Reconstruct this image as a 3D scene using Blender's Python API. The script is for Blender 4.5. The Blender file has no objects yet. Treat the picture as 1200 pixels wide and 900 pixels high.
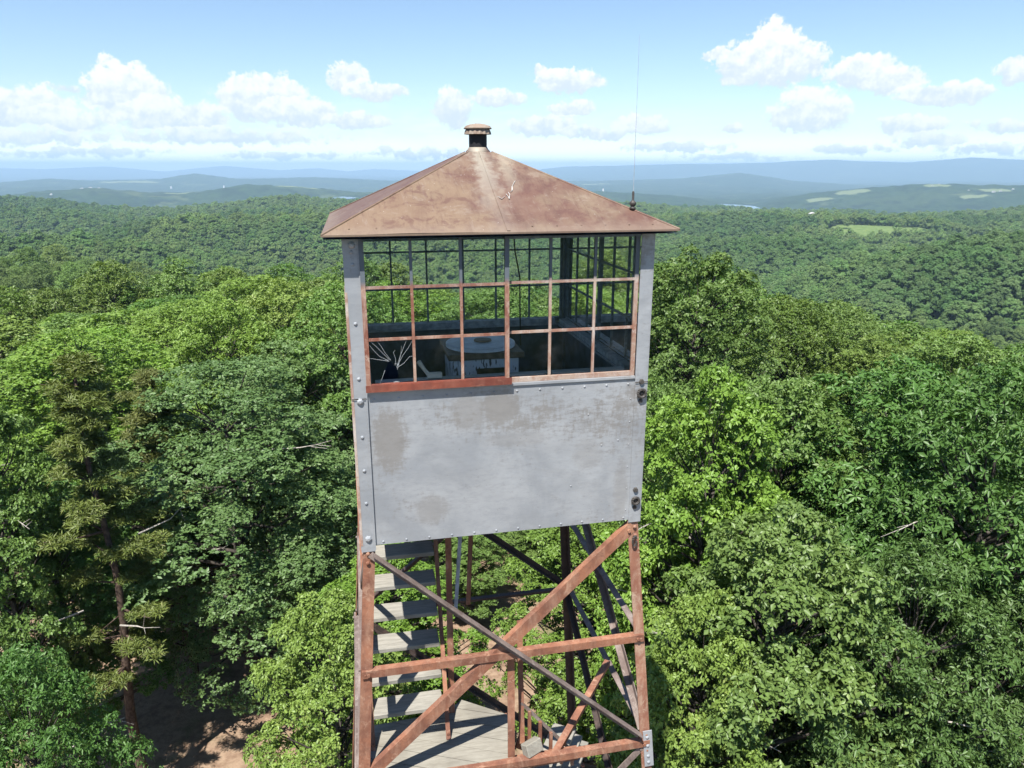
import bpy, bmesh, math, random
import numpy as np
from mathutils import Vector, Matrix

SC = bpy.context.scene
COL = SC.collection
RAD = math.radians
Z0 = 15.0                        # cab eave height above the ground at the tower
YAW = RAD(12.02)
CAM = np.array([0.2663, -6.061, 0.4381 + Z0])
PITCH, FPX = RAD(16.276), 865.3  # for a 1200 px wide frame
rng = np.random.default_rng(7)

# ------------------------------------------------------------------ helpers
def pix_dir(px, py):
    a, b = (px - 600) / FPX, (450 - py) / FPX
    d = np.array([a, math.cos(PITCH) + b * math.sin(PITCH), -math.sin(PITCH) + b * math.cos(PITCH)])
    return d / math.hypot(d[0], d[1])          # per metre of horizontal distance

def at(px, py, dist):
    return CAM + pix_dir(px, py) * dist

class MB:
    """collects shapes, then links them as one mesh object"""
    def __init__(s): s.v, s.f, s.m, s.mi = [], [], [], 0
    def add(s, vs, fs):
        n = len(s.v)
        s.v += [tuple(map(float, v)) for v in vs]
        s.f += [tuple(n + i for i in f) for f in fs]
        s.m += [s.mi] * len(fs)
        return s
    def hexa(s, c):      # c: 8 corners, bottom 4 ccw then top 4
        return s.add(c, [(3, 2, 1, 0), (4, 5, 6, 7), (0, 1, 5, 4), (1, 2, 6, 5), (2, 3, 7, 6), (3, 0, 4, 7)])
    def box(s, a, b):
        x0, x1 = sorted((a[0], b[0])); y0, y1 = sorted((a[1], b[1])); z0, z1 = sorted((a[2], b[2]))
        return s.hexa([(x0, y0, z0), (x1, y0, z0), (x1, y1, z0), (x0, y1, z0), (x0, y0, z1), (x1, y0, z1), (x1, y1, z1), (x0, y1, z1)])
    def bar(s, p0, p1, up, w, t, ou=0.0, on=0.0):
        """rectangular bar from p0 to p1; w along 'up' (made square to the bar), t along the third axis"""
        p0, p1 = Vector(p0), Vector(p1)
        d = (p1 - p0).normalized()
        up = Vector(up); up = (up - d * up.dot(d)).normalized()
        n = d.cross(up)
        o = up * ou + n * on
        c = []
        for p in (p0, p1):
            c += [p + o - up * w / 2 - n * t / 2, p + o + up * w / 2 - n * t / 2, p + o + up * w / 2 + n * t / 2, p + o - up * w / 2 + n * t / 2]
        return s.hexa(c)
    def tube(s, pts, rs, seg=8, cap=True):
        pts = [Vector(p) for p in pts]
        if not hasattr(rs, '__len__'): rs = [rs] * len(pts)
        vs, fs = [], []
        ref = Vector((0.31, 0.17, 0.93))
        for i, p in enumerate(pts):
            d = (pts[min(i + 1, len(pts) - 1)] - pts[max(i - 1, 0)]).normalized()
            a = d.cross(ref)
            if a.length < 1e-3: a = d.cross(Vector((1, 0, 0)))
            a.normalize(); b = d.cross(a)
            for k in range(seg):
                t = 2 * math.pi * k / seg
                vs.append(p + (a * math.cos(t) + b * math.sin(t)) * rs[i])
        for i in range(len(pts) - 1):
            for k in range(seg):
                k2 = (k + 1) % seg
                fs.append((i * seg + k, i * seg + k2, (i + 1) * seg + k2, (i + 1) * seg + k))
        if cap:
            fs.append(tuple(range(seg))[::-1]); fs.append(tuple((len(pts) - 1) * seg + k for k in range(seg)))
        return s.add(vs, fs)
    def lathe(s, c, prof, seg=24, axis='z', wave=0, wa=0):
        vs, fs = [], []
        for j, (r, z) in enumerate(prof):
            for k in range(seg):
                t = 2 * math.pi * k / seg
                rr = r * (1 + (wa * math.cos(wave * t) if wave else 0))
                p = (rr * math.cos(t), rr * math.sin(t), z)
                if axis == 'y': p = (p[0], -p[2], p[1])
                vs.append((c[0] + p[0], c[1] + p[1], c[2] + p[2]))
        for j in range(len(prof) - 1):
            for k in range(seg):
                k2 = (k + 1) % seg
                fs.append((j * seg + k, j * seg + k2, (j + 1) * seg + k2, (j + 1) * seg + k))
        fs.append(tuple(range(seg))[::-1]); fs.append(tuple((len(prof) - 1) * seg + k for k in range(seg)))
        return s.add(vs, fs)
    def rivet(s, c, r=0.009, axis='y'):
        return s.lathe(c, [(r, 0), (r * 0.85, r * 0.4), (r * 0.4, r * 0.65)], 7, axis)
    def build(s, name, mats, parent=None, smooth=False, bevel=0):
        me = bpy.data.meshes.new(name)
        me.from_pydata(s.v, [], s.f)
        if not isinstance(mats, (list, tuple)): mats = [mats]
        for m in mats: me.materials.append(m)
        me.polygons.foreach_set('material_index', s.m)
        if smooth: me.polygons.foreach_set('use_smooth', [True] * len(s.f))
        me.validate(); me.update()
        o = bpy.data.objects.new(name, me); COL.objects.link(o)
        o.parent = parent
        if bevel:
            b = o.modifiers.new('bevel', 'BEVEL'); b.width = bevel; b.segments = 1; b.limit_method = 'ANGLE'
        return o

def rotz(mb_pts, k):             # rotate a point by k quarter turns about z
    c, s = [(1, 0), (0, 1), (-1, 0), (0, -1)][k % 4]
    return [(p[0] * c - p[1] * s, p[0] * s + p[1] * c, p[2]) for p in mb_pts]

def turn(mb, k):
    mb.v = rotz(mb.v, k); return mb

def empty(name, loc=(0, 0, 0), rz=0):
    o = bpy.data.objects.new(name, None); COL.objects.link(o)
    o.location = loc; o.rotation_euler = (0, 0, rz); o.empty_display_size = 0.3
    return o

def tag(o, label=None, cat=None, group=None, kind=None):
    if label: o['label'] = label
    if cat: o['category'] = cat
    if group: o['group'] = group
    if kind: o['kind'] = kind
    return o

# ------------------------------------------------------------------ materials
class NT:
    """small node-tree writer"""
    def __init__(s, name):
        s.mat = bpy.data.materials.new(name); s.mat.use_nodes = True
        s.t = s.mat.node_tree; s.t.nodes.clear()
        s.out = s.t.nodes.new('ShaderNodeOutputMaterial')
    def n(s, typ, props=None, **ins):
        nd = s.t.nodes.new(typ)
        for k, v in (props or {}).items(): setattr(nd, k, v)
        for k, v in ins.items():
            s.set(nd, k.replace('_', ' '), v)
        return nd
    def set(s, nd, key, v):
        sock = nd.inputs[int(key)] if key.isdigit() else nd.inputs[key]
        if isinstance(v, bpy.types.NodeSocket): s.t.links.new(v, sock)
        elif isinstance(v, bpy.types.Node): s.t.links.new(v.outputs[0], sock)
        else:
            if sock.type == 'RGBA' and len(v) == 3: v = (*v, 1)
            sock.default_value = v
    def math(s, op, a, b=0.0, c=0.0, clamp=False):
        nd = s.t.nodes.new('ShaderNodeMath'); nd.operation = op; nd.use_clamp = clamp
        for i, v in enumerate((a, b, c)):
            s.set(nd, str(i), v)
        return nd.outputs[0]
    def mix(s, f, a, b, blend='MIX'):
        nd = s.t.nodes.new('ShaderNodeMix'); nd.data_type = 'RGBA'; nd.blend_type = blend
        for i, v in ((0, f), (6, a), (7, b)): s.set(nd, str(i), v)
        return nd.outputs[2]
    def ramp(s, f, lo, hi):
        nd = s.t.nodes.new('ShaderNodeMapRange'); nd.interpolation_type = 'SMOOTHSTEP'
        s.set(nd, '0', f); s.set(nd, '1', lo); s.set(nd, '2', hi)
        return nd.outputs[0]
    def coord(s, kind='Object', scale=(1, 1, 1), loc=(0, 0, 0), rot=(0, 0, 0)):
        tc = s.t.nodes.new('ShaderNodeTexCoord'); mp = s.t.nodes.new('ShaderNodeMapping')
        s.t.links.new(tc.outputs[kind], mp.inputs[0])
        mp.inputs['Scale'].default_value = scale; mp.inputs['Location'].default_value = loc; mp.inputs['Rotation'].default_value = rot
        return mp.outputs[0]
    def noise(s, vec, scale, detail=4, rough=0.55, dist=0.0):
        nd = s.t.nodes.new('ShaderNodeTexNoise')
        s.t.links.new(vec, nd.inputs['Vector'])
        nd.inputs['Scale'].default_value = scale; nd.inputs['Detail'].default_value = detail
        nd.inputs['Roughness'].default_value = rough; nd.inputs['Distortion'].default_value = dist
        return nd.outputs[0]
    def bump(s, h, strength=0.3, dist=0.01):
        return s.n('ShaderNodeBump', Height=h, Strength=strength, Distance=dist).outputs[0]
    def pbr(s, col, rough=0.6, metal=0.0, normal=None, spec=0.4):
        p = s.n('ShaderNodeBsdfPrincipled')
        s.set(p, 'Base Color', col); s.set(p, 'Roughness', rough); s.set(p, 'Metallic', metal)
        s.set(p, 'Specular IOR Level', spec)
        if normal is not None: s.set(p, 'Normal', normal)
        return p
    def done(s, shader, sock='Surface'):
        s.t.links.new(shader.outputs[0] if isinstance(shader, bpy.types.Node) else shader, s.out.inputs[sock])
        return s.mat

def rust_mat(name, base, pale, dark, amount=0.5, seed=0.0, rough=0.75, eave_shade=False):
    t = NT(name)
    v = t.coord('Object', loc=(seed, seed, seed))
    vs = t.coord('Object', scale=(1, 1, 0.28), loc=(seed, 0, 0))
    big = t.noise(v, 3.2, 5, 0.65)
    streak = t.noise(vs, 9, 7, 0.75, 0.6)
    fine = t.noise(v, 90, 4, 0.7)
    c = t.mix(t.ramp(big, 0.35, 0.65), base, dark)
    c = t.mix(t.math('MULTIPLY', t.ramp(streak, 0.42, 0.75), amount), c, pale)
    pat = t.noise(v, 11, 6, 0.75, 0.8)
    c = t.mix(t.math('MULTIPLY', t.ramp(pat, 0.54, 0.62), 0.55), c, dark)
    c = t.mix(t.math('MULTIPLY', t.ramp(pat, 0.44, 0.36), 0.5), c, pale)
    c = t.mix(t.math('MULTIPLY', t.ramp(fine, 0.5, 0.7), 0.35), c, dark)
    if eave_shade:      # shadow of the eaves painted in: upper sash bars turn dark grey
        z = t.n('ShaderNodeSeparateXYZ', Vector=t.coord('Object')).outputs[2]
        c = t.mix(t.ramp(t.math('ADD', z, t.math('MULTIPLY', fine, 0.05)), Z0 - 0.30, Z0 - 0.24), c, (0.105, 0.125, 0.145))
    return t.done(t.pbr(c, rough, 0.0, t.bump(fine, 0.35, 0.004), 0.3))

M = {}
M['rust'] = rust_mat('rusty_steel', (0.280, 0.122, 0.070), (0.40, 0.255, 0.175), (0.140, 0.060, 0.039), 0.55, 0.0)
M['rust_shaded'] = rust_mat('shaded_rusty_steel', (0.060, 0.042, 0.036), (0.13, 0.085, 0.065), (0.035, 0.026, 0.024), 0.4, 6.0)  # shade put into the colour: darkened rust for steel behind and below the cab
M['rust_pale'] = rust_mat('pale_rusty_steel', (0.29, 0.145, 0.092), (0.44, 0.34, 0.25), (0.20, 0.085, 0.055), 0.9, 3.1)
M['rust_red'] = rust_mat('red_rust_paint', (0.225, 0.062, 0.038), (0.28, 0.13, 0.09), (0.12, 0.036, 0.026), 0.4, 5.0, 0.6)
M['rust_grey'] = rust_mat('grey_weathered_steel', (0.20, 0.155, 0.135), (0.32, 0.28, 0.25), (0.11, 0.08, 0.07), 0.5, 9.0)
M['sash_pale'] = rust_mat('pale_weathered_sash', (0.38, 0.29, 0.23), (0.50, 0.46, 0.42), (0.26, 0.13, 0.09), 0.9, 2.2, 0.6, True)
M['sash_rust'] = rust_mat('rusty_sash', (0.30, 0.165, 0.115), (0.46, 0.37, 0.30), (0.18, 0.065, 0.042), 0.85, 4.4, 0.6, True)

def galv_mat():
    t = NT('galvanised_sheet')
    v = t.coord('Object'); vh = t.coord('Object', scale=(0.55, 1, 1.6)); vv = t.coord('Object', scale=(1, 1, 0.35))
    big = t.noise(v, 2.1, 5, 0.62, 0.5)
    brush = t.noise(vh, 26, 5, 0.72); brush2 = t.noise(vv, 30, 5, 0.72)
    fine = t.noise(v, 130, 3, 0.6)
    c = t.mix(t.ramp(big, 0.3, 0.7), (0.275, 0.292, 0.312), (0.37, 0.385, 0.40))
    c = t.mix(t.math('MULTIPLY', t.ramp(brush, 0.42, 0.68), 0.35), c, (0.238, 0.252, 0.27))
    # faded brown stains: patches where both a large noise and brush marks agree
    st = t.noise(t.coord('Object', loc=(4.1, 1.3, 7.7), scale=(0.8, 1, 1)), 1.9, 3, 0.5)
    fr = t.math('ADD', t.math('MULTIPLY', brush, 0.5), t.math('MULTIPLY', brush2, 0.5))
    m = t.ramp(t.math('ADD', st, t.math('MULTIPLY', t.math('SUBTRACT', fr, 0.5), 1.1)), 0.58, 0.80)
    # two known stains near the window sill and left edge (positions on the sheet)
    sep = t.n('ShaderNodeSeparateXYZ', Vector=v)
    x, z = sep.outputs[0], sep.outputs[2]
    def spot(cx, cz, wx, wz):
        d = t.math('ADD', t.math('POWER', t.math('ABSOLUTE', t.math('DIVIDE', t.math('SUBTRACT', x, cx), wx)), 2.0),
                   t.math('POWER', t.math('ABSOLUTE', t.math('DIVIDE', t.math('SUBTRACT', z, cz), wz)), 2.0))
        d = t.math('ADD', d, t.math('MULTIPLY', t.math('SUBTRACT', fr, 0.5), -4.0))
        return t.math('SUBTRACT', 1.0, t.ramp(d, 0.35, 1.35))
    zc = Z0
    for s4, k in (((-0.83, zc - 1.40, .13, .27), 1), ((-.04, zc - 1.20, .16, .16), 1), ((-.26, zc - 1.22, .16, .15), .7), ((-.55, zc - 1.95, .13, .12), .6),
                  ((.62, zc - 1.6, .12, .15), .35), ((.9, zc - 1.95, .06, .3), .5), ((.1, zc - 1.45, .25, .06), .4)):
        m = t.math('MAXIMUM', m, t.math('MULTIPLY', spot(*s4), k))
    c = t.mix(t.math('MULTIPLY', m, 0.55), c, (0.195, 0.172, 0.145))
    speck = t.ramp(t.noise(v, 55, 2, 0.5), 0.70, 0.78)
    c = t.mix(t.math('MULTIPLY', speck, 0.5), c, (0.2, 0.17, 0.15))
    h = t.math('ADD', t.math('MULTIPLY', t.noise(v, 1.7, 3, 0.5, 0.6), 1.0), t.math('MULTIPLY', fine, 0.006))
    return t.done(t.pbr(c, 0.52, 0.25, t.bump(h, 0.30, 0.05), 0.45))
M['galv'] = galv_mat()

def plain(name, col, rough=0.6, var=0.25, scale=12, metal=0.0, bump=0.2, spec=0.4):
    t = NT(name); v = t.coord('Object')
    n = t.noise(v, scale, 5, 0.6)
    dk = tuple(c * (1 - var) for c in col); lt = tuple(min(1, c * (1 + var)) for c in col)
    c = t.mix(t.ramp(n, 0.3, 0.7), dk, lt)
    return t.done(t.pbr(c, rough, metal, t.bump(n, bump, 0.005), spec))
M['sash_grey'] = plain('grey_painted_sash', (0.13, 0.165, 0.20), 0.6, 0.3, 30)
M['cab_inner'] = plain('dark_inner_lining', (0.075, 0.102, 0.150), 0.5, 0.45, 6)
M['sill_grey'] = plain('grey_sill_paint', (0.30, 0.33, 0.37), 0.6, 0.3, 20)
M['dial'] = plain('grey_dial_metal', (0.52, 0.57, 0.62), 0.45, 0.2, 9)
M['soot'] = plain('soot_black', (0.010, 0.010, 0.012), 0.7, 0.2)
M['iron'] = plain('dark_iron', (0.05, 0.045, 0.04), 0.6, 0.4, 30)
M['cord'] = plain('black_cord', (0.012, 0.012, 0.013), 0.5)
M['cap'] = rust_mat('weathered_vent_cap', (0.26, 0.20, 0.155), (0.34, 0.32, 0.26), (0.17, 0.115, 0.085), 1.0, 8.0)
M['bone'] = plain('ivory_plastic', (0.72, 0.68, 0.60), 0.5, 0.1)
M['white_paint'] = plain('white_paint', (0.40, 0.385, 0.36), 0.6, 0.25, 40)
M['crack'] = plain('glass_fracture', (0.32, 0.345, 0.36), 0.3, 0.05, 40)

def roof_mat():
    t = NT('rusted_roof_sheet')
    v = t.coord('Object'); vs = t.coord('Object', scale=(1.3, 0.35, 0.35))
    big = t.noise(v, 2.6, 6, 0.65, 0.4); stre = t.noise(vs, 9, 6, 0.7); fine = t.noise(v, 60, 4, 0.7)
    c = t.mix(t.ramp(big, 0.34, 0.66), (0.130, 0.070, 0.053), (0.180, 0.122, 0.088))
    c = t.mix(t.math('MULTIPLY', t.ramp(stre, 0.45, 0.7), 0.6), c, (0.088, 0.046, 0.039))
    b2 = t.noise(t.coord('Object', loc=(9, 2, 4)), 1.7, 5, 0.6)
    c = t.mix(t.math('MULTIPLY', t.ramp(b2, 0.50, 0.68), 0.65), c, (0.21, 0.162, 0.108))
    sep = t.n('ShaderNodeSeparateXYZ', Vector=v); x, y, z = sep.outputs
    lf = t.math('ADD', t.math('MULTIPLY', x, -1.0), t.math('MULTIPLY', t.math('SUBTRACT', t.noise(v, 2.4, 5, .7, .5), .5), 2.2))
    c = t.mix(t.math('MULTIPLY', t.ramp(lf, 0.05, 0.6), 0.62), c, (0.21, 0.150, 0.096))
    # the side facets are a deeper brown; streaks run down the fall of every facet
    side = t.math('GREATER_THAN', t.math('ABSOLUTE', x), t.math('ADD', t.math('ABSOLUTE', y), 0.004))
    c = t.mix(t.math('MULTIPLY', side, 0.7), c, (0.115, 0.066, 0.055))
    sl = t.noise(t.coord('Object', scale=(1, .12, .12)), 34, 5, .75, .3)
    c = t.mix(t.math('MULTIPLY', t.ramp(sl, .5, .75), .55), c, (0.085, 0.042, 0.034))
    sl2 = t.noise(t.coord('Object', scale=(1, .15, .15), loc=(3, 0, 0)), 21, 5, .75, .3)
    c = t.mix(t.math('MULTIPLY', t.ramp(sl2, .55, .78), .5), c, (0.27, 0.225, 0.19))
    mo = t.noise(t.coord('Object', loc=(5, 8, 1)), 7, 7, .75, .5)
    c = t.mix(t.math('MULTIPLY', t.ramp(mo, .51, .62), .65), c, (0.105, 0.052, 0.044))
    c = t.mix(t.math('MULTIPLY', t.ramp(mo, .44, .34), .45), c, (0.25, 0.20, 0.155))
    # pale worn band beside the middle seam, and pale eave band
    wob = t.math('MULTIPLY', t.math('SUBTRACT', t.noise(v, 6, 5, 0.7), 0.5), 0.35)
    sx = t.math('ABSOLUTE', t.math('ADD', t.math('ADD', x, 0.03), wob))
    zz = t.ramp(z, Z0 + 0.12, Z0 + 0.55)
    m = t.math('MULTIPLY', t.math('SUBTRACT', 1.0, t.ramp(sx, 0.015, 0.12)), t.math('ADD', t.math('MULTIPLY', zz, 0.75), 0.25))
    c = t.mix(t.math('MULTIPLY', m, 0.8), c, (0.30, 0.275, 0.225))
    sx2 = t.math('ABSOLUTE', t.math('ADD', t.math('SUBTRACT', x, 0.15), wob))
    m2 = t.math('MULTIPLY', t.math('SUBTRACT', 1.0, t.ramp(sx2, 0.01, 0.09)), t.math('MULTIPLY', zz, 0.5))
    c = t.mix(m2, c, (0.33, 0.30, 0.23))
    e = t.math('SUBTRACT', 1.0, t.ramp(t.math('ADD', z, t.math('MULTIPLY', wob, 0.25)), Z0 + 0.045, Z0 + 0.11))
    c = t.mix(t.math('MULTIPLY', e, 0.5), c, (0.215, 0.165, 0.125))
    sp = t.ramp(t.noise(v, 70, 2, 0.4), 0.765, 0.79)
    c = t.mix(t.math('MULTIPLY', sp, 0.7), c, (0.6, 0.58, 0.54))
    h = t.math('ADD', t.math('MULTIPLY', t.noise(v, 2.2, 3), 1.0), t.math('MULTIPLY', fine, 0.02))
    return t.done(t.pbr(c, 0.6, 0.15, t.bump(h, 0.4, 0.03), 0.35))
M['roof'] = roof_mat()

def wood_mat(name, a, b, dark):
    t = NT(name)
    v = t.coord('Object', scale=(1.2, 14, 6)); v2 = t.coord('Object')
    g = t.noise(v, 4.5, 6, 0.7, 0.4); big = t.noise(v2, 2.5, 4)
    c = t.mix(t.ramp(g, 0.3, 0.7), a, b)
    c = t.mix(t.math('MULTIPLY', t.ramp(big, 0.45, 0.7), 0.5), c, dark)
    c = t.mix(t.math('MULTIPLY', t.ramp(t.noise(v, 9, 4, 0.6), 0.62, 0.72), 0.6), c, dark)
    return t.done(t.pbr(c, 0.8, 0, t.bump(g, 0.5, 0.004), 0.25))
M['deck'] = wood_mat('weathered_deck', (0.195, 0.180, 0.148), (0.275, 0.260, 0.218), (0.12, 0.108, 0.088))
M['tread'] = wood_mat('weathered_tread', (0.20, 0.19, 0.165), (0.31, 0.295, 0.255), (0.13, 0.12, 0.10))
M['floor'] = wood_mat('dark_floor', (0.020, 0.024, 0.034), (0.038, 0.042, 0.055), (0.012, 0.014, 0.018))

def peel_mat():
    t = NT('peeling_white_paint')
    v = t.coord('Object', scale=(1, 1, 0.22))
    n = t.noise(v, 42, 3, 0.6)
    c = t.mix(t.ramp(n, 0.54, 0.60), (0.74, 0.77, 0.80), (0.10, 0.085, 0.075))
    return t.done(t.pbr(c, 0.6, 0))
M['peel'] = peel_mat()
M['top_brown'] = plain('brown_table_edge', (0.12, 0.085, 0.06), 0.6, 0.4, 20)
M['door_brown'] = plain('flaking_brown_door', (0.05, 0.032, 0.02), 0.6, 0.8, 14)

def glass_mat():
    t = NT('window_glass')
    fr = t.n('ShaderNodeFresnel', IOR=1.5).outputs[0]
    tr = t.n('ShaderNodeBsdfTransparent', Color=(0.93, 0.955, 0.95))
    gl = t.n('ShaderNodeBsdfGlossy', Color=(1, 1, 1), Roughness=0.02)
    df = t.n('ShaderNodeBsdfDiffuse', Color=(0.5, 0.52, 0.5))
    v = t.coord('Object')
    dirt = t.math('MULTIPLY', t.ramp(t.noise(v, 3.5, 5, 0.65), 0.5, 0.85), 0.05)
    a = t.n('ShaderNodeMixShader'); t.set(a, '0', t.math('MULTIPLY', fr, 1.25)); t.set(a, '1', tr); t.set(a, '2', gl)
    b = t.n('ShaderNodeMixShader'); t.set(b, '0', dirt); t.set(b, '1', a); t.set(b, '2', df)
    return t.done(b)
M['glass'] = glass_mat()

def leaf_mat(name, lo, hi, yellow, trans=0.24, rough=0.42, spec=0.28):
    t = NT(name)
    at_ = t.n('ShaderNodeAttribute', {'attribute_name': 'leaf_tint'}).outputs['Fac']
    oi = t.n('ShaderNodeObjectInfo').outputs['Random']
    nz = t.noise(t.coord('Object'), 0.9, 3, 0.6)
    f = t.math('ADD', t.math('MULTIPLY', at_, 0.6), t.math('MULTIPLY', nz, 0.4))
    c = t.mix(f, lo, hi)
    c = t.mix(t.math('MULTIPLY', t.ramp(at_, 0.86, 1.0), 0.55), c, yellow)
    hs = t.n('ShaderNodeHueSaturation')
    t.set(hs, 'Hue', t.math('ADD', 0.479, t.math('MULTIPLY', oi, 0.022)))
    t.set(hs, 'Value', t.math('ADD', 0.84, t.math('MULTIPLY', t.n('ShaderNodeTexWhiteNoise', {'noise_dimensions': '1D'}, W=oi).outputs[0], 0.32)))
    t.set(hs, 'Saturation', t.math('ADD', 0.86, t.math('MULTIPLY', oi, 0.1)))
    t.set(hs, 'Color', c); c = hs.outputs[0]
    p = t.pbr(c, rough, 0, None, spec)
    tl = t.n('ShaderNodeBsdfTranslucent', Color=t.mix(1.0, c, (0.95, 1.0, 0.35), 'MULTIPLY'))
    m = t.n('ShaderNodeMixShader'); t.set(m, '0', trans); t.set(m, '1', p); t.set(m, '2', tl)
    return t.done(m)
LEAF = {
    'bright': leaf_mat('leaf_bright', (0.074, 0.161, 0.015), (0.184, 0.315, 0.035), (0.27, 0.33, 0.08)),
    'mid': leaf_mat('leaf_mid', (0.053, 0.131, 0.017), (0.133, 0.255, 0.039), (0.19, 0.29, 0.07)),
    'dark': leaf_mat('leaf_dark', (0.043, 0.112, 0.019), (0.107, 0.217, 0.043), (0.15, 0.25, 0.07)),
    'blue': leaf_mat('leaf_bluegreen', (0.057, 0.133, 0.033), (0.136, 0.250, 0.066), (0.17, 0.27, 0.09)),
    'olive': leaf_mat('leaf_olive', (0.069, 0.133, 0.018), (0.154, 0.243, 0.039), (0.22, 0.27, 0.07)),
    'pine': leaf_mat('needle', (0.094, 0.138, 0.024), (0.182, 0.237, 0.046), (0.24, 0.24, 0.08), 0.2),
}
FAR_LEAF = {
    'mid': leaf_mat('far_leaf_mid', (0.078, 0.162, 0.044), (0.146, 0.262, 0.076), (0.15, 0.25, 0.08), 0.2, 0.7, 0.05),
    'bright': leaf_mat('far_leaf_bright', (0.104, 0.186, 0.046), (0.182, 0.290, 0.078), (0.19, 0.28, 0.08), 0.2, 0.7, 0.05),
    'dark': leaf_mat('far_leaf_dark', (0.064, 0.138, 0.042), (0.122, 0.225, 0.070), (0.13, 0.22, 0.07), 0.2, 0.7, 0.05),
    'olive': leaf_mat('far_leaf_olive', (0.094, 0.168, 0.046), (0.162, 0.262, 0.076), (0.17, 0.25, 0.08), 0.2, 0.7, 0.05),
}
M['bark'] = plain('bark', (0.060, 0.053, 0.045), 0.9, 0.45, 8, 0, 0.6, 0.2)
M['bark_pine'] = plain('pine_bark', (0.075, 0.052, 0.04), 0.9, 0.5, 9, 0, 0.6, 0.2)
M['dead_wood'] = plain('dead_wood', (0.38, 0.35, 0.31), 0.9, 0.3, 12)

# ------------------------------------------------------------------ terrain
def vnoise(x, y, s, seed=0):
    x = np.asarray(x) / s + 1000.5; y = np.asarray(y) / s + 1000.5
    xi = np.floor(x).astype(np.int64); yi = np.floor(y).astype(np.int64)
    fx = x - xi; fy = y - yi
    fx = fx * fx * fx * (fx * (fx * 6 - 15) + 10); fy = fy * fy * fy * (fy * (fy * 6 - 15) + 10)
    def h(i, j):
        n = (i * 374761393 + j * 668265263 + seed * 982451653) & 0xFFFFFFFF
        n = ((n ^ (n >> 13)) * 1274126177) & 0xFFFFFFFF
        n = (n ^ (n >> 16)) & 0xFFFF
        return n / 32767.5 - 1
    a, b, c, d = h(xi, yi), h(xi + 1, yi), h(xi, yi + 1), h(xi + 1, yi + 1)
    return (a * (1 - fx) + b * fx) * (1 - fy) + (c * (1 - fx) + d * fx) * fy

def fbm(x, y, s, seed=0, o=4):
    r, a = 0, 1.0
    for k in range(o):
        r = r + a * vnoise(x, y, s, seed + k * 17); s *= 0.5; a *= 0.5
    return r

CANOPY = 13.0
RIDGES = [  # distance, depth, canopy?, crest line as seen from the drone's bearing
    (270, 75, 1, [(-400, 296), (0, 306), (120, 312), (220, 332), (330, 400), (420, 520)]),
    (640, 110, 1, [(-400, 276), (0, 282), (90, 279), (180, 290), (260, 305), (330, 330), (420, 380)]),
    (900, 170, 1, [(-400, 300), (0, 290), (120, 270), (220, 255), (420, 252), (560, 258), (700, 278), (800, 310)]),
    (1330, 170, 1, [(-400, 250), (0, 246), (80, 247), (170, 256), (260, 250), (330, 243), (430, 244), (560, 250), (700, 254)]),
    (760, 130, 1, [(560, 330), (740, 300), (840, 283), (930, 278), (1010, 288), (1100, 305), (1200, 330)]),
    (1800, 240, 1, [(-400, 236), (0, 231), (60, 234), (130, 243), (200, 245), (255, 240), (330, 230), (410, 235), (480, 243), (560, 243), (650, 238), (750, 241), (820, 251), (900, 266)]),
    (1150, 170, 1, [(560, 300), (650, 275), (760, 256), (850, 251), (1000, 252), (1080, 255), (1150, 268), (1250, 285)]),
    (520, 115, 1, [(800, 420), (900, 345), (1000, 312), (1100, 291), (1200, 277), (1500, 258)]),
    (1750, 230, 1, [(900, 280), (1000, 262), (1100, 253), (1200, 245), (1500, 238)]),
    (4300, 550, 0, [(-400, 226), (0, 230), (60, 224), (110, 220), (170, 226), (220, 227), (290, 217), (350, 220), (420, 226), (560, 225), (700, 226), (800, 232), (850, 240), (885, 241), (950, 227), (1030, 219.5), (1100, 217), (1200, 219), (1500, 217)]),
    (9000, 1000, 0, [(-400, 212), (0, 215), (60, 210), (110, 212), (190, 210), (232, 203.5), (280, 210), (370, 208), (450, 212), (600, 214), (700, 213), (790, 210), (838, 205.5), (865, 203), (892, 207), (930, 213), (1000, 217), (1200, 218), (1500, 216)]),
    (16000, 1800, 0, [(480, 230), (600, 203), (660, 196), (700, 194.5), (800, 192), (900, 191), (970, 187.2), (1010, 188.8), (1060, 190), (1130, 183.8), (1200, 187), (1500, 184)]),
    (24000, 2400, 0, [(-400, 198), (0, 197), (60, 198.5), (130, 195), (195, 201), (265, 194.5), (330, 199.5), (375, 197.5), (410, 201), (440, 198), (480, 200), (600, 204), (700, 230)]),
]
PXS = np.linspace(-900, 2100, 601)
def px_az(px):        # bearing of a pixel column at mid ground height
    c = pix_dir(px, 230); return math.atan2(c[0], c[1])
AZS = np.array([px_az(p) for p in PXS])
RT = []
for d, s, can, prof in RIDGES:
    pp = np.array(prof, float)
    ys = np.interp(PXS, pp[:, 0], pp[:, 1])
    hs = np.array([at(p, y, d)[2] for p, y in zip(PXS, ys)]) - (CANOPY if can else 0)
    RT.append((d, s, hs))

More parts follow.
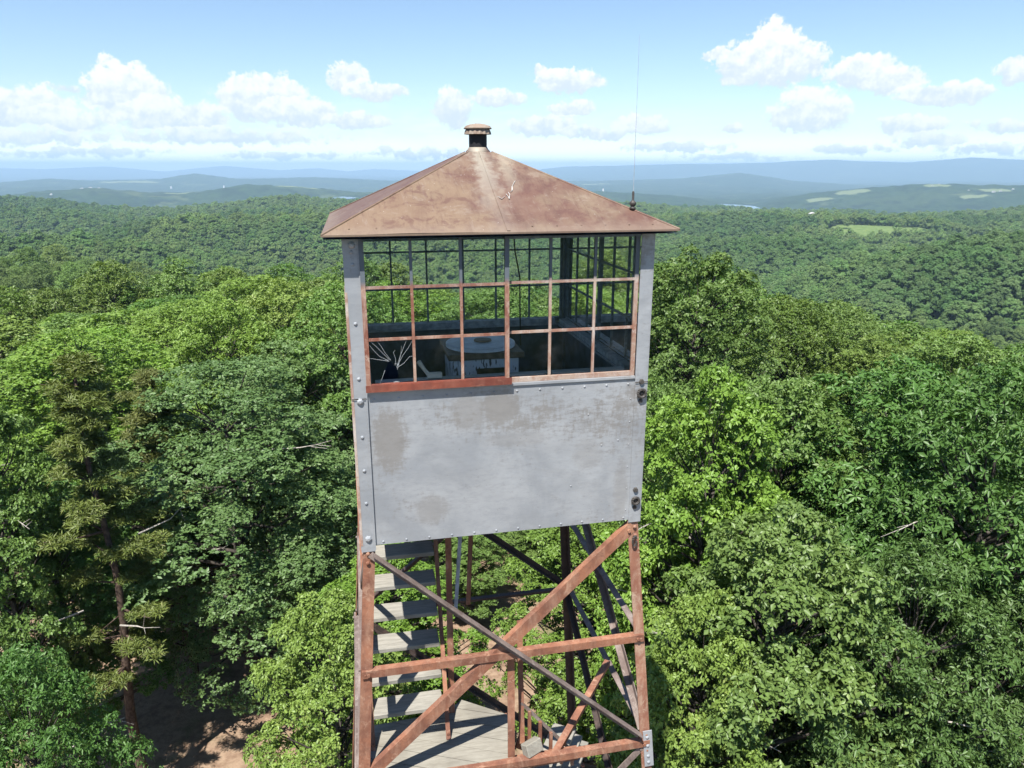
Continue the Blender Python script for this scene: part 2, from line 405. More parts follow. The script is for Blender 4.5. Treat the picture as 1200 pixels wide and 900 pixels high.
def ground(x, y):
    x = np.asarray(x, float); y = np.asarray(y, float)
    rt = np.hypot(x, y)
    r = np.hypot(x - CAM[0], y - CAM[1]); az = np.arctan2(x - CAM[0], y - CAM[1])
    S = np.interp(az, [-0.7, -0.25, 0.0, 0.35, 0.7], [215, 205, 175, 140, 130])
    base = -85 - 22 * np.clip((r - 350) / 500, 0, 1) - 68 * np.clip((r - 2100) / 900, 0, 1) ** 1.0
    base = base + np.clip(r / 700 - 0.25, 0, 1) * (7 * fbm(x, y, 300, 3) + 3.0 * fbm(x, y, 90, 8))
    far = np.clip((r - 4200) / 2500, 0, 1)
    base = base + far * (25 * fbm(x, y, 1700, 21, 5))
    k = np.exp(-(np.maximum(rt - 8, 0) / S) ** 2)
    z = base * (1 - k) + k * np.clip(rt / 40, 0, 1) * 0.6 * fbm(x, y, 25, 5)
    for d, s, hs in RT:
        crest = np.interp(az, AZS, hs)
        dd = d * (1 + 0.05 * fbm(x, y, d * 0.35, 31, 3))
        e = np.exp(-((r - dd) / s) ** 2)
        b = base + (crest - base) * e
        q = 1 if d < 3000 else 0
        w = np.where(crest > base, e, 0)
        rough = (0.035 if d < 3000 else 0.22) * np.abs(crest - base) * fbm(x, y, s * 0.9, 51, 4) * w * (1 - e * 0.8)
        z = np.maximum(z, np.where(crest > base, b + rough, -1e9))
    return z

def seen_ground(px, py):      # where the line of sight through a point of the view meets the ground
    for d in np.arange(150, 2600, 4.0):
        p = at(px, py, d)
        if float(ground(p[0], p[1])) + 3 > p[2]: return p
    return at(px, py, 1000)
#            centre                     half width, half depth (m)
CLEAR = [(seen_ground(1040, 268), 75, 60), (seen_ground(1125, 277), 60, 40), (seen_ground(936, 262), 16, 26)]
DARKW = [(seen_ground(1105, 264), 95, 60), (seen_ground(860, 268), 110, 60), (seen_ground(300, 262), 140, 70), (seen_ground(90, 290), 70, 60), (seen_ground(1110, 330), 55, 45)]
def in_spots(x, y, spots):
    m = np.zeros(np.shape(x), bool)
    for p, a, b in spots:
        w = 1 + .45 * fbm(x, y, 60, 61, 3)
        m |= ((x - p[0]) / a) ** 2 + ((y - p[1]) / b) ** 2 < w
    return m

def build_terrain():
    inner = np.linspace(-0.78, 0.78, 461)
    rest = np.linspace(0.78, 2 * math.pi - 0.78, 41)[1:-1]
    az = np.concatenate([inner, rest]); n = len(az)
    rs = np.concatenate([np.linspace(0.6, 60, 50), np.geomspace(61.5, 28000, 330)])
    A, R = np.meshgrid(az, rs)
    X = CAM[0] + R * np.sin(A); Y = CAM[1] + R * np.cos(A)
    Z = ground(X, Y)
    # beyond the modelled forest the sheet itself is the canopy, with its lumps
    lump = np.clip((R - 2150) / 250, 0, 1)
    Z = Z + lump * (4 + 4.0 * fbm(X, Y, 45, 77, 3)) * np.clip(9000 / R, 0, 1)
    vs = np.stack([X, Y, Z], -1).reshape(-1, 3)
    vs = np.vstack([vs, [[CAM[0], CAM[1], float(ground(CAM[0], CAM[1]))]]])
    i, j = np.meshgrid(np.arange(len(rs) - 1), np.arange(n), indexing='ij')
    j2 = (j + 1) % n
    q = np.stack([i * n + j, i * n + j2, (i + 1) * n + j2, (i + 1) * n + j], -1).reshape(-1, 4)[:, ::-1]
    me = bpy.data.meshes.new('ground')
    tri = np.stack([np.full(n, len(vs) - 1), np.arange(n), (np.arange(n) + 1) % n], -1)[:, ::-1]
    me.vertices.add(len(vs)); me.vertices.foreach_set('co', vs.ravel())
    loops = np.concatenate([q.ravel(), tri.ravel()]); me.loops.add(len(loops)); me.loops.foreach_set('vertex_index', loops)
    starts = np.concatenate([np.arange(len(q)) * 4, len(q) * 4 + np.arange(len(tri)) * 3])
    me.polygons.add(len(starts)); me.polygons.foreach_set('loop_start', starts)
    me.polygons.foreach_set('use_smooth', np.ones(len(starts), bool))
    me.update(calc_edges=True); me.validate()
    o = bpy.data.objects.new('ground', me); COL.objects.link(o)
    # material: dirt and dry grass near the tower, forest floor, far woods with fields
    t = NT('ground_cover')
    v = t.coord('Object')
    sep = t.n('ShaderNodeSeparateXYZ', Vector=v); x, y, z = sep.outputs
    r = t.math('SQRT', t.math('ADD', t.math('MULTIPLY', x, x), t.math('MULTIPLY', y, y)))
    n1 = t.noise(v, 0.35, 6, 0.65); n2 = t.noise(v, 4.0, 6, 0.7); n3 = t.noise(v, 30, 3, 0.7)
    dirt = t.mix(t.ramp(n2, 0.35, 0.65), (0.19, 0.125, 0.085), (0.30, 0.215, 0.15))
    grass = t.mix(t.ramp(n3, 0.3, 0.7), (0.10, 0.105, 0.045), (0.21, 0.19, 0.10))
    c = t.mix(t.ramp(n1, 0.50, 0.66), dirt, grass)
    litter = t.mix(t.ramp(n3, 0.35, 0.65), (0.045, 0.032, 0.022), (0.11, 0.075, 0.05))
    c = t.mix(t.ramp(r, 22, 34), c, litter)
    w1 = t.noise(v, 0.03, 5, 0.7); w2 = t.noise(v, 0.0022, 4, 0.6)
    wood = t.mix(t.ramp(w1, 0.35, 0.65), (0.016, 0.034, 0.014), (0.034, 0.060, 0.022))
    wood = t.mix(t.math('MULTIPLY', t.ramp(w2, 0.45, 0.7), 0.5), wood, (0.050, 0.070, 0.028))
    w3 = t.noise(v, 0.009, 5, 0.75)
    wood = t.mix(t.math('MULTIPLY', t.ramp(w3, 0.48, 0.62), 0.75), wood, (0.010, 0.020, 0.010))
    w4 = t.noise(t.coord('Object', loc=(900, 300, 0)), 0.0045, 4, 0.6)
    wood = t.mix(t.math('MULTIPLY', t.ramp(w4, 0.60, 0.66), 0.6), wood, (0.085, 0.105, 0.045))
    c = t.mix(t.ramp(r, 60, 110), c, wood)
    wob = t.math('MULTIPLY', t.math('SUBTRACT', t.noise(v, 0.009, 5, .65), 0.5), 3.4)
    for px, py, d, wx, wy in ((1000 - 2, 220.5, 4150, 80, 95), (962, 226.5, 3950, 60, 60), (1165, 226, 4050, 70, 60), (1140, 232, 3900, 60, 40), (350, 221.5, 4250, 110, 70), (205, 222, 4200, 60, 40),
                              (60, 233, 1600, 0.1, 0.1), (1097, 221, 4200, 60, 60), (500, 214, 8300, 260, 150), (700, 216, 8200, 200, 150), (150, 212, 8400, 260, 160)):
        p = at(px, py, d)
        ax = t.math('DIVIDE', t.math('SUBTRACT', x, float(p[0])), wx); ay = t.math('DIVIDE', t.math('SUBTRACT', y, float(p[1])), wy)
        e = t.math('ADD', t.math('ADD', t.math('MULTIPLY', ax, ax), t.math('MULTIPLY', ay, ay)), wob)
        c = t.mix(t.math('MULTIPLY', t.math('SUBTRACT', 1.0, t.ramp(e, 0.75, 1.1)), 0.75), c, (0.17, 0.20, 0.10))
    for p, wx, wy in CLEAR:
        ax = t.math('DIVIDE', t.math('SUBTRACT', x, float(p[0])), wx * 1.1); ay = t.math('DIVIDE', t.math('SUBTRACT', y, float(p[1])), wy * 1.1)
        e = t.math('ADD', t.math('ADD', t.math('MULTIPLY', ax, ax), t.math('MULTIPLY', ay, ay)), wob)
        c = t.mix(t.math('SUBTRACT', 1.0, t.ramp(e, 0.9, 1.5)), c, t.mix(t.ramp(t.noise(v, .12, 5, .7), .35, .65), (0.085, 0.135, 0.04), (0.14, 0.185, 0.065)))
    nb = t.bump(t.math('ADD', t.math('MULTIPLY', n2, 0.3), t.math('MULTIPLY', n3, 0.1)), 0.6, 0.15)
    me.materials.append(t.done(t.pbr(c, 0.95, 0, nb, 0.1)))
    tag(o, 'wooded ground falling away from the hilltop clearing', None, None, 'structure')

build_terrain()

# ------------------------------------------------------------------ trees
def unit(v): return v / np.maximum(np.linalg.norm(v, axis=-1, keepdims=True), 1e-9)

def leaf_arrays(cent, axis, k, L, wr, g, tilt=(-0.35, 0.45), droop=0.22, jit=.5):
    """k leaves round every rosette centre -> vertices (n,4,3)"""
    m = len(cent)
    ref = np.where(np.abs(axis[:, 2:3]) > 0.9, np.array([[1.0, 0, 0]]), np.array([[0, 0, 1.0]]))
    a = unit(np.cross(axis, ref)); b = np.cross(axis, a)
    ph = (np.arange(k)[None] + g.uniform(-.3, .3, (m, k))) * 2 * math.pi / k + g.uniform(0, 6.28, (m, 1))
    tl = g.uniform(*tilt, (m, k))
    dirs = (a[:, None] * np.cos(ph)[..., None] + b[:, None] * np.sin(ph)[..., None]) * np.cos(tl)[..., None] + axis[:, None] * np.sin(tl)[..., None]
    nrm = axis[:, None] - dirs * np.sum(dirs * axis[:, None], -1, keepdims=True)
    nrm = unit(nrm + g.normal(0, jit, nrm.shape))
    side = unit(np.cross(dirs, nrm))
    ll = L * g.uniform(.55, 1.25, (m, k, 1)) * g.uniform(.75, 1.2, (m, 1, 1))
    p = np.repeat(cent[:, None], k, 1) + dirs * ll * 0.12
    tip = p + dirs * ll - nrm * ll * droop
    mid = p + dirs * ll * 0.5 + nrm * ll * .05
    r = mid + side * ll * wr; l = mid - side * ll * wr
    return np.stack([p, r, tip, l], 2).reshape(-1, 4, 3)

def leaves_mesh(name, V, tint):
    n = len(V)
    me = bpy.data.meshes.new(name)
    me.vertices.add(n * 4); me.vertices.foreach_set('co', V.ravel())
    b = np.arange(n)[:, None] * 4
    tr = np.concatenate([b + [[0, 1, 2]], b + [[0, 2, 3]]], 1).reshape(-1)
    me.loops.add(len(tr)); me.loops.foreach_set('vertex_index', tr)
    me.polygons.add(n * 2); me.polygons.foreach_set('loop_start', np.arange(n * 2) * 3)
    me.update(calc_edges=True)
    at_ = me.attributes.new('leaf_tint', 'FLOAT', 'FACE')
    at_.data.foreach_set('value', np.repeat(tint, 2).astype(np.float32))
    return me

def broadleaf(name, seed, R=3.6, H=14.0, base=0.30, nclump=130, csize=0.85, squash=0.55, nros=34, k=6, L=0.17, wr=0.24, lump=0.25, limbs=True, gap=0.62, jit=.5):
    g = np.random.default_rng(seed)
    cz0 = H * base; ch = H - cz0
    f1, f2, f3 = g.uniform(0, 6.28, 3)
    pts = []; tries = 0; md = csize * gap
    while len(pts) < nclump and tries < nclump * 40:
        tries += 1
        t = g.uniform(0.0, 1.0) ** 0.8
        ph = g.uniform(0, 6.28)
        prof = math.sqrt(max(0, 1 - ((t - .42) / .58) ** 2)) if t > .42 else 0.5 + 0.5 * (t / .42) ** 0.7
        lp = 1 + lump * (0.6 * math.sin(3 * ph + f1 + 2 * t) + 0.5 * math.sin(5 * ph + f2 - 5 * t) + 0.4 * math.sin(9 * t + f3 + 2 * ph))
        rr = R * prof * lp * g.uniform(.25, 1) ** 0.45
        p = np.array([rr * math.cos(ph), rr * math.sin(ph), cz0 + ch * (t * 0.97) - 0.12 * (rr / R) ** 2 * ch * .5])
        if all(np.sum((p - q) ** 2 * [1, 1, 1.6]) > md * md for q in pts): pts.append(p)
    C = np.array(pts); nc = len(C)
    axis0 = np.array([0, 0, cz0 + ch * 0.25])
    o = unit(unit(C - axis0) * 0.75 + np.array([0, 0, 0.65]))
    cs = csize * g.uniform(.65, 1.25, nc)
    # rosettes on a flattened dome round every clump
    nv = unit(g.normal(0, 1, (nc, nros, 3)) + o[:, None] * 0.85)
    rad = g.uniform(.35, 1.0, (nc, nros, 1)) ** 0.5
    pos = nv * rad * cs[:, None, None]
    along = np.sum(pos * o[:, None], -1, keepdims=True)
    pos = pos - o[:, None] * along * (1 - squash)
    cent = (C[:, None] + pos).reshape(-1, 3)
    ax = unit(nv * 0.55 + o[:, None] * 0.5 + np.array([0, 0, .35]) + g.normal(0, .22 + .25 * (jit > .3), nv.shape)).reshape(-1, 3)
    V = leaf_arrays(cent, ax, k, L, wr, g, jit=jit)
    ctint = np.repeat(np.repeat(g.uniform(0, .35, nc)[:, None] + 0 * rad[..., 0], k, 1).ravel() if False else np.repeat(np.repeat(g.uniform(0, .35, nc), nros), k), 1)
    tint = ctint + g.uniform(0, .65, len(V))
    crown = leaves_mesh('crown', V, tint)
    mb = MB()
    r0 = H * 0.013 + 0.03
    tp = []
    wx, wy = g.uniform(-.25, .25, 2)
    for q in np.linspace(0, 0.80, 8):
        tp.append((wx * math.sin(q * 3), wy * math.sin(q * 2.4 + .5) - wy * math.sin(.5), q * H))
    mb.tube([(0, 0, -0.8)] + tp, [r0 * 1.35] + [r0 * (1 - .9 * i / 8) for i in range(8)], 8)
    if limbs:
        def trunk_at(z):
            q = max(0, min(.80, z / H)); return np.array([wx * math.sin(q * 3), wy * math.sin(q * 2.4 + .5) - wy * math.sin(.5), q * H])
        idx = g.permutation(nc)[:int(nc * .7)]
        for i in idx:
            c = C[i]; d = math.hypot(c[0], c[1])
            s0 = trunk_at(max(H * .15, c[2] - d * g.uniform(.5, .9)))
            m1 = s0 * .5 + c * .5 + np.array([0, 0, -.06 * d]) + g.normal(0, .12, 3)
            b0 = 0.018 + .012 * d
            mb.tube([s0, m1, c], [b0, b0 * .7, .012], 5, False)
    me = bpy.data.meshes.new('trunk'); me.from_pydata(mb.v, [], mb.f); me.polygons.foreach_set('use_smooth', [True] * len(mb.f)); me.update()
    return crown, me, H, R

def pine(name, seed, H=11.5, R=2.4, L=.17, nw=12, per=5, pads=4, nros=30, k=9):
    g = np.random.default_rng(seed)
    C, cs = [], []
    mb = MB()
    mb.tube([(0, 0, -0.8)] + [(.12 * math.sin(i), .1 * math.cos(i * 1.3), H * i / 9) for i in range(10)], [.2] + [.17 * (1 - .085 * i) for i in range(10)], 9)
    for w in range(nw):
        t = 0.36 + .64 * (w / (nw - 1)) ** 0.9
        z = H * t * .985
        rr = R * (0.95 - .78 * max(0, (t - .3) / .7) ** 1.4) * g.uniform(.75, 1.1)
        for b in range(per):
            if g.random() < (.35 if t < .55 else .12): continue
            ph = g.uniform(0, 6.28); r2 = rr * g.uniform(.55, 1.1)
            e = np.array([r2 * math.cos(ph), r2 * math.sin(ph), z + g.uniform(-.1, .35)])
            s0 = np.array([.12 * math.sin(t * 9), .1 * math.cos(t * 11.7), z - .1])
            mb.tube([s0, (s0 + e) / 2 + [0, 0, -.05], e], [.035, .022, .01], 5, False)
            for q in range(pads):
                f = .45 + .55 * (q + .5) / pads
                C.append(s0 + (e - s0) * f + g.normal(0, .16, 3) * [1, 1, .4]); cs.append(.34 * g.uniform(.7, 1.2))
        if g.random() < .5:      # dead snag
            ph = g.uniform(0, 6.28); mb.tube([(0, 0, z - .3), (.9 * math.cos(ph), .9 * math.sin(ph), z - .25)], [.02, .006], 4, False)
    C = np.array(C); cs = np.array(cs); nc = len(C)
    nv = unit(g.normal(0, 1, (nc, nros, 3)))
    pos = nv * cs[:, None, None] * g.uniform(.3, 1, (nc, nros, 1)) * [1, 1, .28]
    cent = (C[:, None] + pos).reshape(-1, 3)
    ax = unit(nv * .4 + [0, 0, .9]).reshape(-1, 3)
    V = leaf_arrays(cent, ax, k, L, .085, g, (-.1, .6), 0.05)
    me = leaves_mesh('crown', V, g.uniform(0, 1, len(V)))
    tm = bpy.data.meshes.new('trunk'); tm.from_pydata(mb.v, [], mb.f); tm.polygons.foreach_set('use_smooth', [True] * len(mb.f)); tm.update()
    return me, tm, H, R

NEAR = {
    'big_leaf': broadleaf('n1', 11, 3.0, 13.5, .22, 215, .56, .65, 58, 6, .125, .30, .30, gap=.82),
    'whorl': broadleaf('n2', 12, 3.7, 13.5, .2, 250, .68, .55, 48, 7, .150, .21, .24, gap=.82),
    'pad': broadleaf('n3', 13, 3.4, 13.0, .13, 135, .82, .40, 120, 6, .095, .30, .30, gap=.92),
    'fine': broadleaf('n4', 14, 2.8, 14.5, .2, 225, .56, .65, 60, 6, .105, .30, .32, gap=.82),
    'oak': broadleaf('n5', 15, 3.8, 14.0, .2, 225, .68, .6, 58, 6, .125, .28, .28, gap=.82),
    'pine': pine('n6', 16),
}
def dead_twigs(seed, H, R, n=3):
    g = np.random.default_rng(seed); out = []
    for i in range(n):
        mb = MB()
        ph = g.uniform(0, 6.28); z = H * g.uniform(.4, .9); q = math.sqrt(max(.1, 1 - ((z / H - .55) / .5) ** 2))
        a = np.array([.35 * R * q * math.cos(ph), .35 * R * q * math.sin(ph), z]); d = np.array([math.cos(ph + .4), math.sin(ph + .4), g.uniform(-.1, .5)])
        b = a + d * R * q * .42; c = b + d * R * q * .22 + g.normal(0, .12, 3)
        mb.tube([a, b, c], [.022, .016, .006], 5, False)
        for _ in range(3):
            f = g.uniform(.1, .9); e = b + (c - b) * f
            mb.tube([e, e + unit(d + g.normal(0, .6, 3)) * g.uniform(.25, .6)], [.008, .003], 4, False)
        me = bpy.data.meshes.new('dead_branch'); me.from_pydata(mb.v, [], mb.f); me.materials.append(M['dead_wood']); me.update()
        out.append(me)
    return out
DEAD = {id(v): dead_twigs(70 + i, v[2], v[3]) for i, v in enumerate(NEAR.values())}
MIDV = [broadleaf('m%d' % i, 30 + i, 3.9, 14, .25, 110, .95, .62, 40, 5, .22, .30, .28, gap=.75) for i in range(4)]
FARV = [broadleaf('f%d' % i, 50 + i, 4.4, 14, .35, 36, 1.40, .9, 42, 4, .48, .40, .25, False, gap=.9, jit=.15) for i in range(3)]

def link_tree(shape, leaf, pos, h, r, rz, label, group=None, name='broadleaf_tree', tilt=(0, 0)):
    crown, trunk, H, R = shape
    root = bpy.data.objects.new(name, None); COL.objects.link(root)
    root.location = pos; root.rotation_euler = (tilt[0], tilt[1], rz)
    root.scale = (r / R, r / R, h / H)
    for nm, me, mat in (('crown', crown, leaf), ('trunk', trunk, M['bark_pine'] if name == 'pine_tree' else M['bark'])):
        if not me.materials: me.materials.append(None)
        o = bpy.data.objects.new(nm, me); COL.objects.link(o); o.parent = root
        o.material_slots[0].link = 'OBJECT'; o.material_slots[0].material = mat
    if id(shape) in DEAD:
        for me in DEAD[id(shape)]:
            o = bpy.data.objects.new('dead_branch', me); COL.objects.link(o); o.parent = root
    tag(root, label, 'tree', group)
    return root

placed = []      # (x, y, r)
def near_tree(kind, leaf, px, py, dist, r, label, name='broadleaf_tree', top_off=0.0, tilt=(0, 0), group=None):
    p = at(px, py, dist)
    gz = float(ground(p[0], p[1]))
    placed.append((p[0], p[1], r))
    return link_tree(NEAR[kind], LEAF[leaf], (p[0], p[1], gz), p[2] - gz + top_off, r, rng.uniform(0, 6.28), label, group, name, tilt)

#         shape      leaf     px   py(top) dist r
near_tree('pine', 'pine', 88, 425, 17.5, 1.9, 'thin pine with a bare dark trunk and flat olive pads beside the dirt clearing', 'pine_tree')
near_tree('pine', 'pine', 175, 440, 22.0, 2.2, 'sparser olive pine standing behind the blue-green tree, left of the tower', 'pine_tree')
near_tree('pad', 'blue', 255, 420, 20.5, 3.9, 'blue-green tree with layered flat leaf pads left of the tower above the dirt clearing')
near_tree('pad', 'blue', 348, 395, 24.0, 3.3, 'tall blue-green tree with layered pads just left of the cab wall')
near_tree('oak', 'mid', 400, 332, 25.0, 3.0, 'dark glossy oak rising to window height right beside the cab on the left')
near_tree('big_leaf', 'bright', 385, 690, 11.6, 1.45, 'short yellow-green broad-leaved tree touching the left side of the stairs')
near_tree('big_leaf', 'bright', 450, 640, 15.5, 2.0, 'light green tree seen between the stair treads')
near_tree('big_leaf', 'bright', 690, 600, 15.0, 1.9, 'light green tree seen through the braces behind the right legs')
near_tree('fine', 'mid', 560, 590, 31.0, 2.6, 'mid green tree behind the tower beyond the bare ground patch')
near_tree('fine', 'mid', 660, 585, 27.0, 2.4, 'mid green tree behind the tower seen beside the rear right leg')
near_tree('oak', 'mid', 500, 575, 34.0, 3.0, 'mid green oak beyond the clearing, hidden mostly by the cab')
near_tree('oak', 'mid', 178, 530, 24.5, 2.6, 'mid green oak filling the gap between the thin pine and the blue-green trees')
near_tree('fine', 'dark', 45, 560, 20.0, 2.2, 'shaded green tree behind the bare trunk of the thin pine')
near_tree('whorl', 'dark', 12, 765, 11.5, 1.5, 'dark small tree with drooping leaf whorls in the bottom left corner')
near_tree('big_leaf', 'mid', -42, 470, 18.5, 1.7, 'green tree cut by the left edge beside the thin pine')
near_tree('oak', 'bright', 105, 385, 33.0, 3.9, 'broad yellow-green oak behind the thin pine')
near_tree('oak', 'bright', 215, 352, 40.0, 4.2, 'rounded yellow-green oak behind the blue-green trees, left of the tower')
near_tree('oak', 'bright', 300, 322, 46.0, 4.5, 'tall yellow-green oak with a tufted top on the skyline left of the cab')
near_tree('fine', 'mid', 822, 280, 23.0, 2.6, 'tall slender tree rising highest, just right of the cab roof corner')
near_tree('fine', 'mid', 775, 300, 27.0, 2.2, 'tall tree close behind the right window post')
near_tree('oak', 'mid', 775, 440, 16.5, 1.9, 'mid green tree right against the grey wall on the right')
near_tree('big_leaf', 'bright', 842, 428, 13.2, 1.9, 'bright yellow-green tree with large leaves nearest the tower on the right')
near_tree('oak', 'mid', 925, 440, 15.0, 2.4, 'leafy green tree between the bright yellow-green tree and the whorled dark trees')
near_tree('fine', 'mid', 545, 610, 23.5, 1.5, 'small green tree at the rim of the bare ground behind the tower')
near_tree('big_leaf', 'mid', 925, 590, 10.6, 2.1, 'sunlit mid green tree with large ragged leaves right of the rusty leg')
near_tree('big_leaf', 'bright', 830, 690, 9.6, 1.3, 'low bright green tree beside the foot of the right rusty leg')
near_tree('whorl', 'dark', 1060, 425, 15.5, 3.2, 'deep green tree with whorled leaves filling the right middle of the view')
near_tree('whorl', 'dark', 1190, 430, 14.0, 2.6, 'deep green whorled-leaf tree cut by the right edge')
near_tree('whorl', 'dark', 1085, 640, 11.5, 1.9, 'lower deep green tree with whorled leaves at the right, below its taller twin')
near_tree('whorl', 'dark', 1190, 690, 12.3, 1.7, 'deep green tree low at the right edge above the fine-leaved pale one')
near_tree('pad', 'blue', 1110, 838, 11.5, 1.5, 'fine-leaved pale green tree low in the bottom right corner')
near_tree('oak', 'olive', 925, 345, 33.0, 3.2, 'olive green oak behind the bright large-leaved tree on the right')
near_tree('oak', 'mid', 985, 352, 42.0, 3.6, 'mid green oak on the skyline right of the olive oak')
near_tree('fine', 'olive', 1045, 385, 33.0, 3.0, 'olive tree on the falling skyline at the right')
near_tree('oak', 'mid', 1130, 392, 28.0, 3.2, 'mid green oak on the skyline near the right edge')

# the rest of the hilltop wood: jittered grid, individual trees out to the first 300 seen
cand = []
for gx in np.arange(-190, 190, 5.8):
    for gy in np.arange(6, 240, 5.8):
        x, y = gx + rng.uniform(-2.2, 2.2), gy + rng.uniform(-2.2, 2.2)
        dx, dy = x - CAM[0], y - CAM[1]
        r = math.hypot(dx, dy); az = math.atan2(dx, dy)
        if abs(az) > 0.72 or r < 19: continue
        if math.hypot(x, y) < 11: continue
        if -7.5 < x < 2.5 and 9 < y < 25: continue                 # the clearing behind the tower
        if -11 < x < -3 and y < 10: continue                       # the dirt clearing on the left
        if any((x - a) ** 2 + (y - b) ** 2 < (0.62 * (c + 3.0)) ** 2 for a, b, c in placed): continue
        cand.append((r, x, y, az))
cand.sort()
IND = cand[:262]
REST_IN = cand[262:]
IND_R = IND[-1][0]
for i, (r, x, y, az) in enumerate(IND):
    gz = float(ground(x, y))
    h = rng.uniform(12, 15.5); cr = rng.uniform(3.4, 4.6)
    if r < 32: h = min(h, 13); cr = rng.uniform(2.6, 3.4)
    left = az < -0.05
    # stay under the skyline seen from the drone
    px = 600 + FPX * math.tan(az)
    sky = np.interp(px, [0, 150, 320, 400, 600, 760, 830, 900, 1000, 1100, 1200], [372, 352, 322, 326, 330, 320, 300, 318, 345, 372, 396])
    ztop = at(px, sky + 4 + rng.uniform(0, 14), r)[2] if r < 75 else 1e9
    h = max(7.5, min(h, ztop - gz))
    w = rng.random()
    if left: leaf = 'bright' if w < (.6 if r < 75 else .2) else ('olive' if w < .75 else 'mid')
    else: leaf = 'mid' if w < .5 else ('olive' if w < .7 else ('dark' if w < .85 else 'bright'))
    if r < 45: shp = NEAR[['oak', 'fine', 'whorl', 'oak'][rng.integers(4)]]
    else: shp = MIDV[rng.integers(4)]
    words = {'bright': 'yellow-green', 'olive': 'olive green', 'mid': 'mid green', 'dark': 'deep green'}[leaf]
    where = 'left of' if az < -0.16 else ('right of' if az > 0.17 else 'behind')
    near = 'near the hilltop clearing' if r < 45 else ('in the unbroken wood' if r < 85 else 'far down the wooded slope')
    lab = f'{words} broadleaf tree {near} {where} the tower'
    link_tree(shp, LEAF[leaf], (x, y, gz), h, cr, rng.uniform(0, 6.28), lab, f'{words} trees {near} {where} the tower')

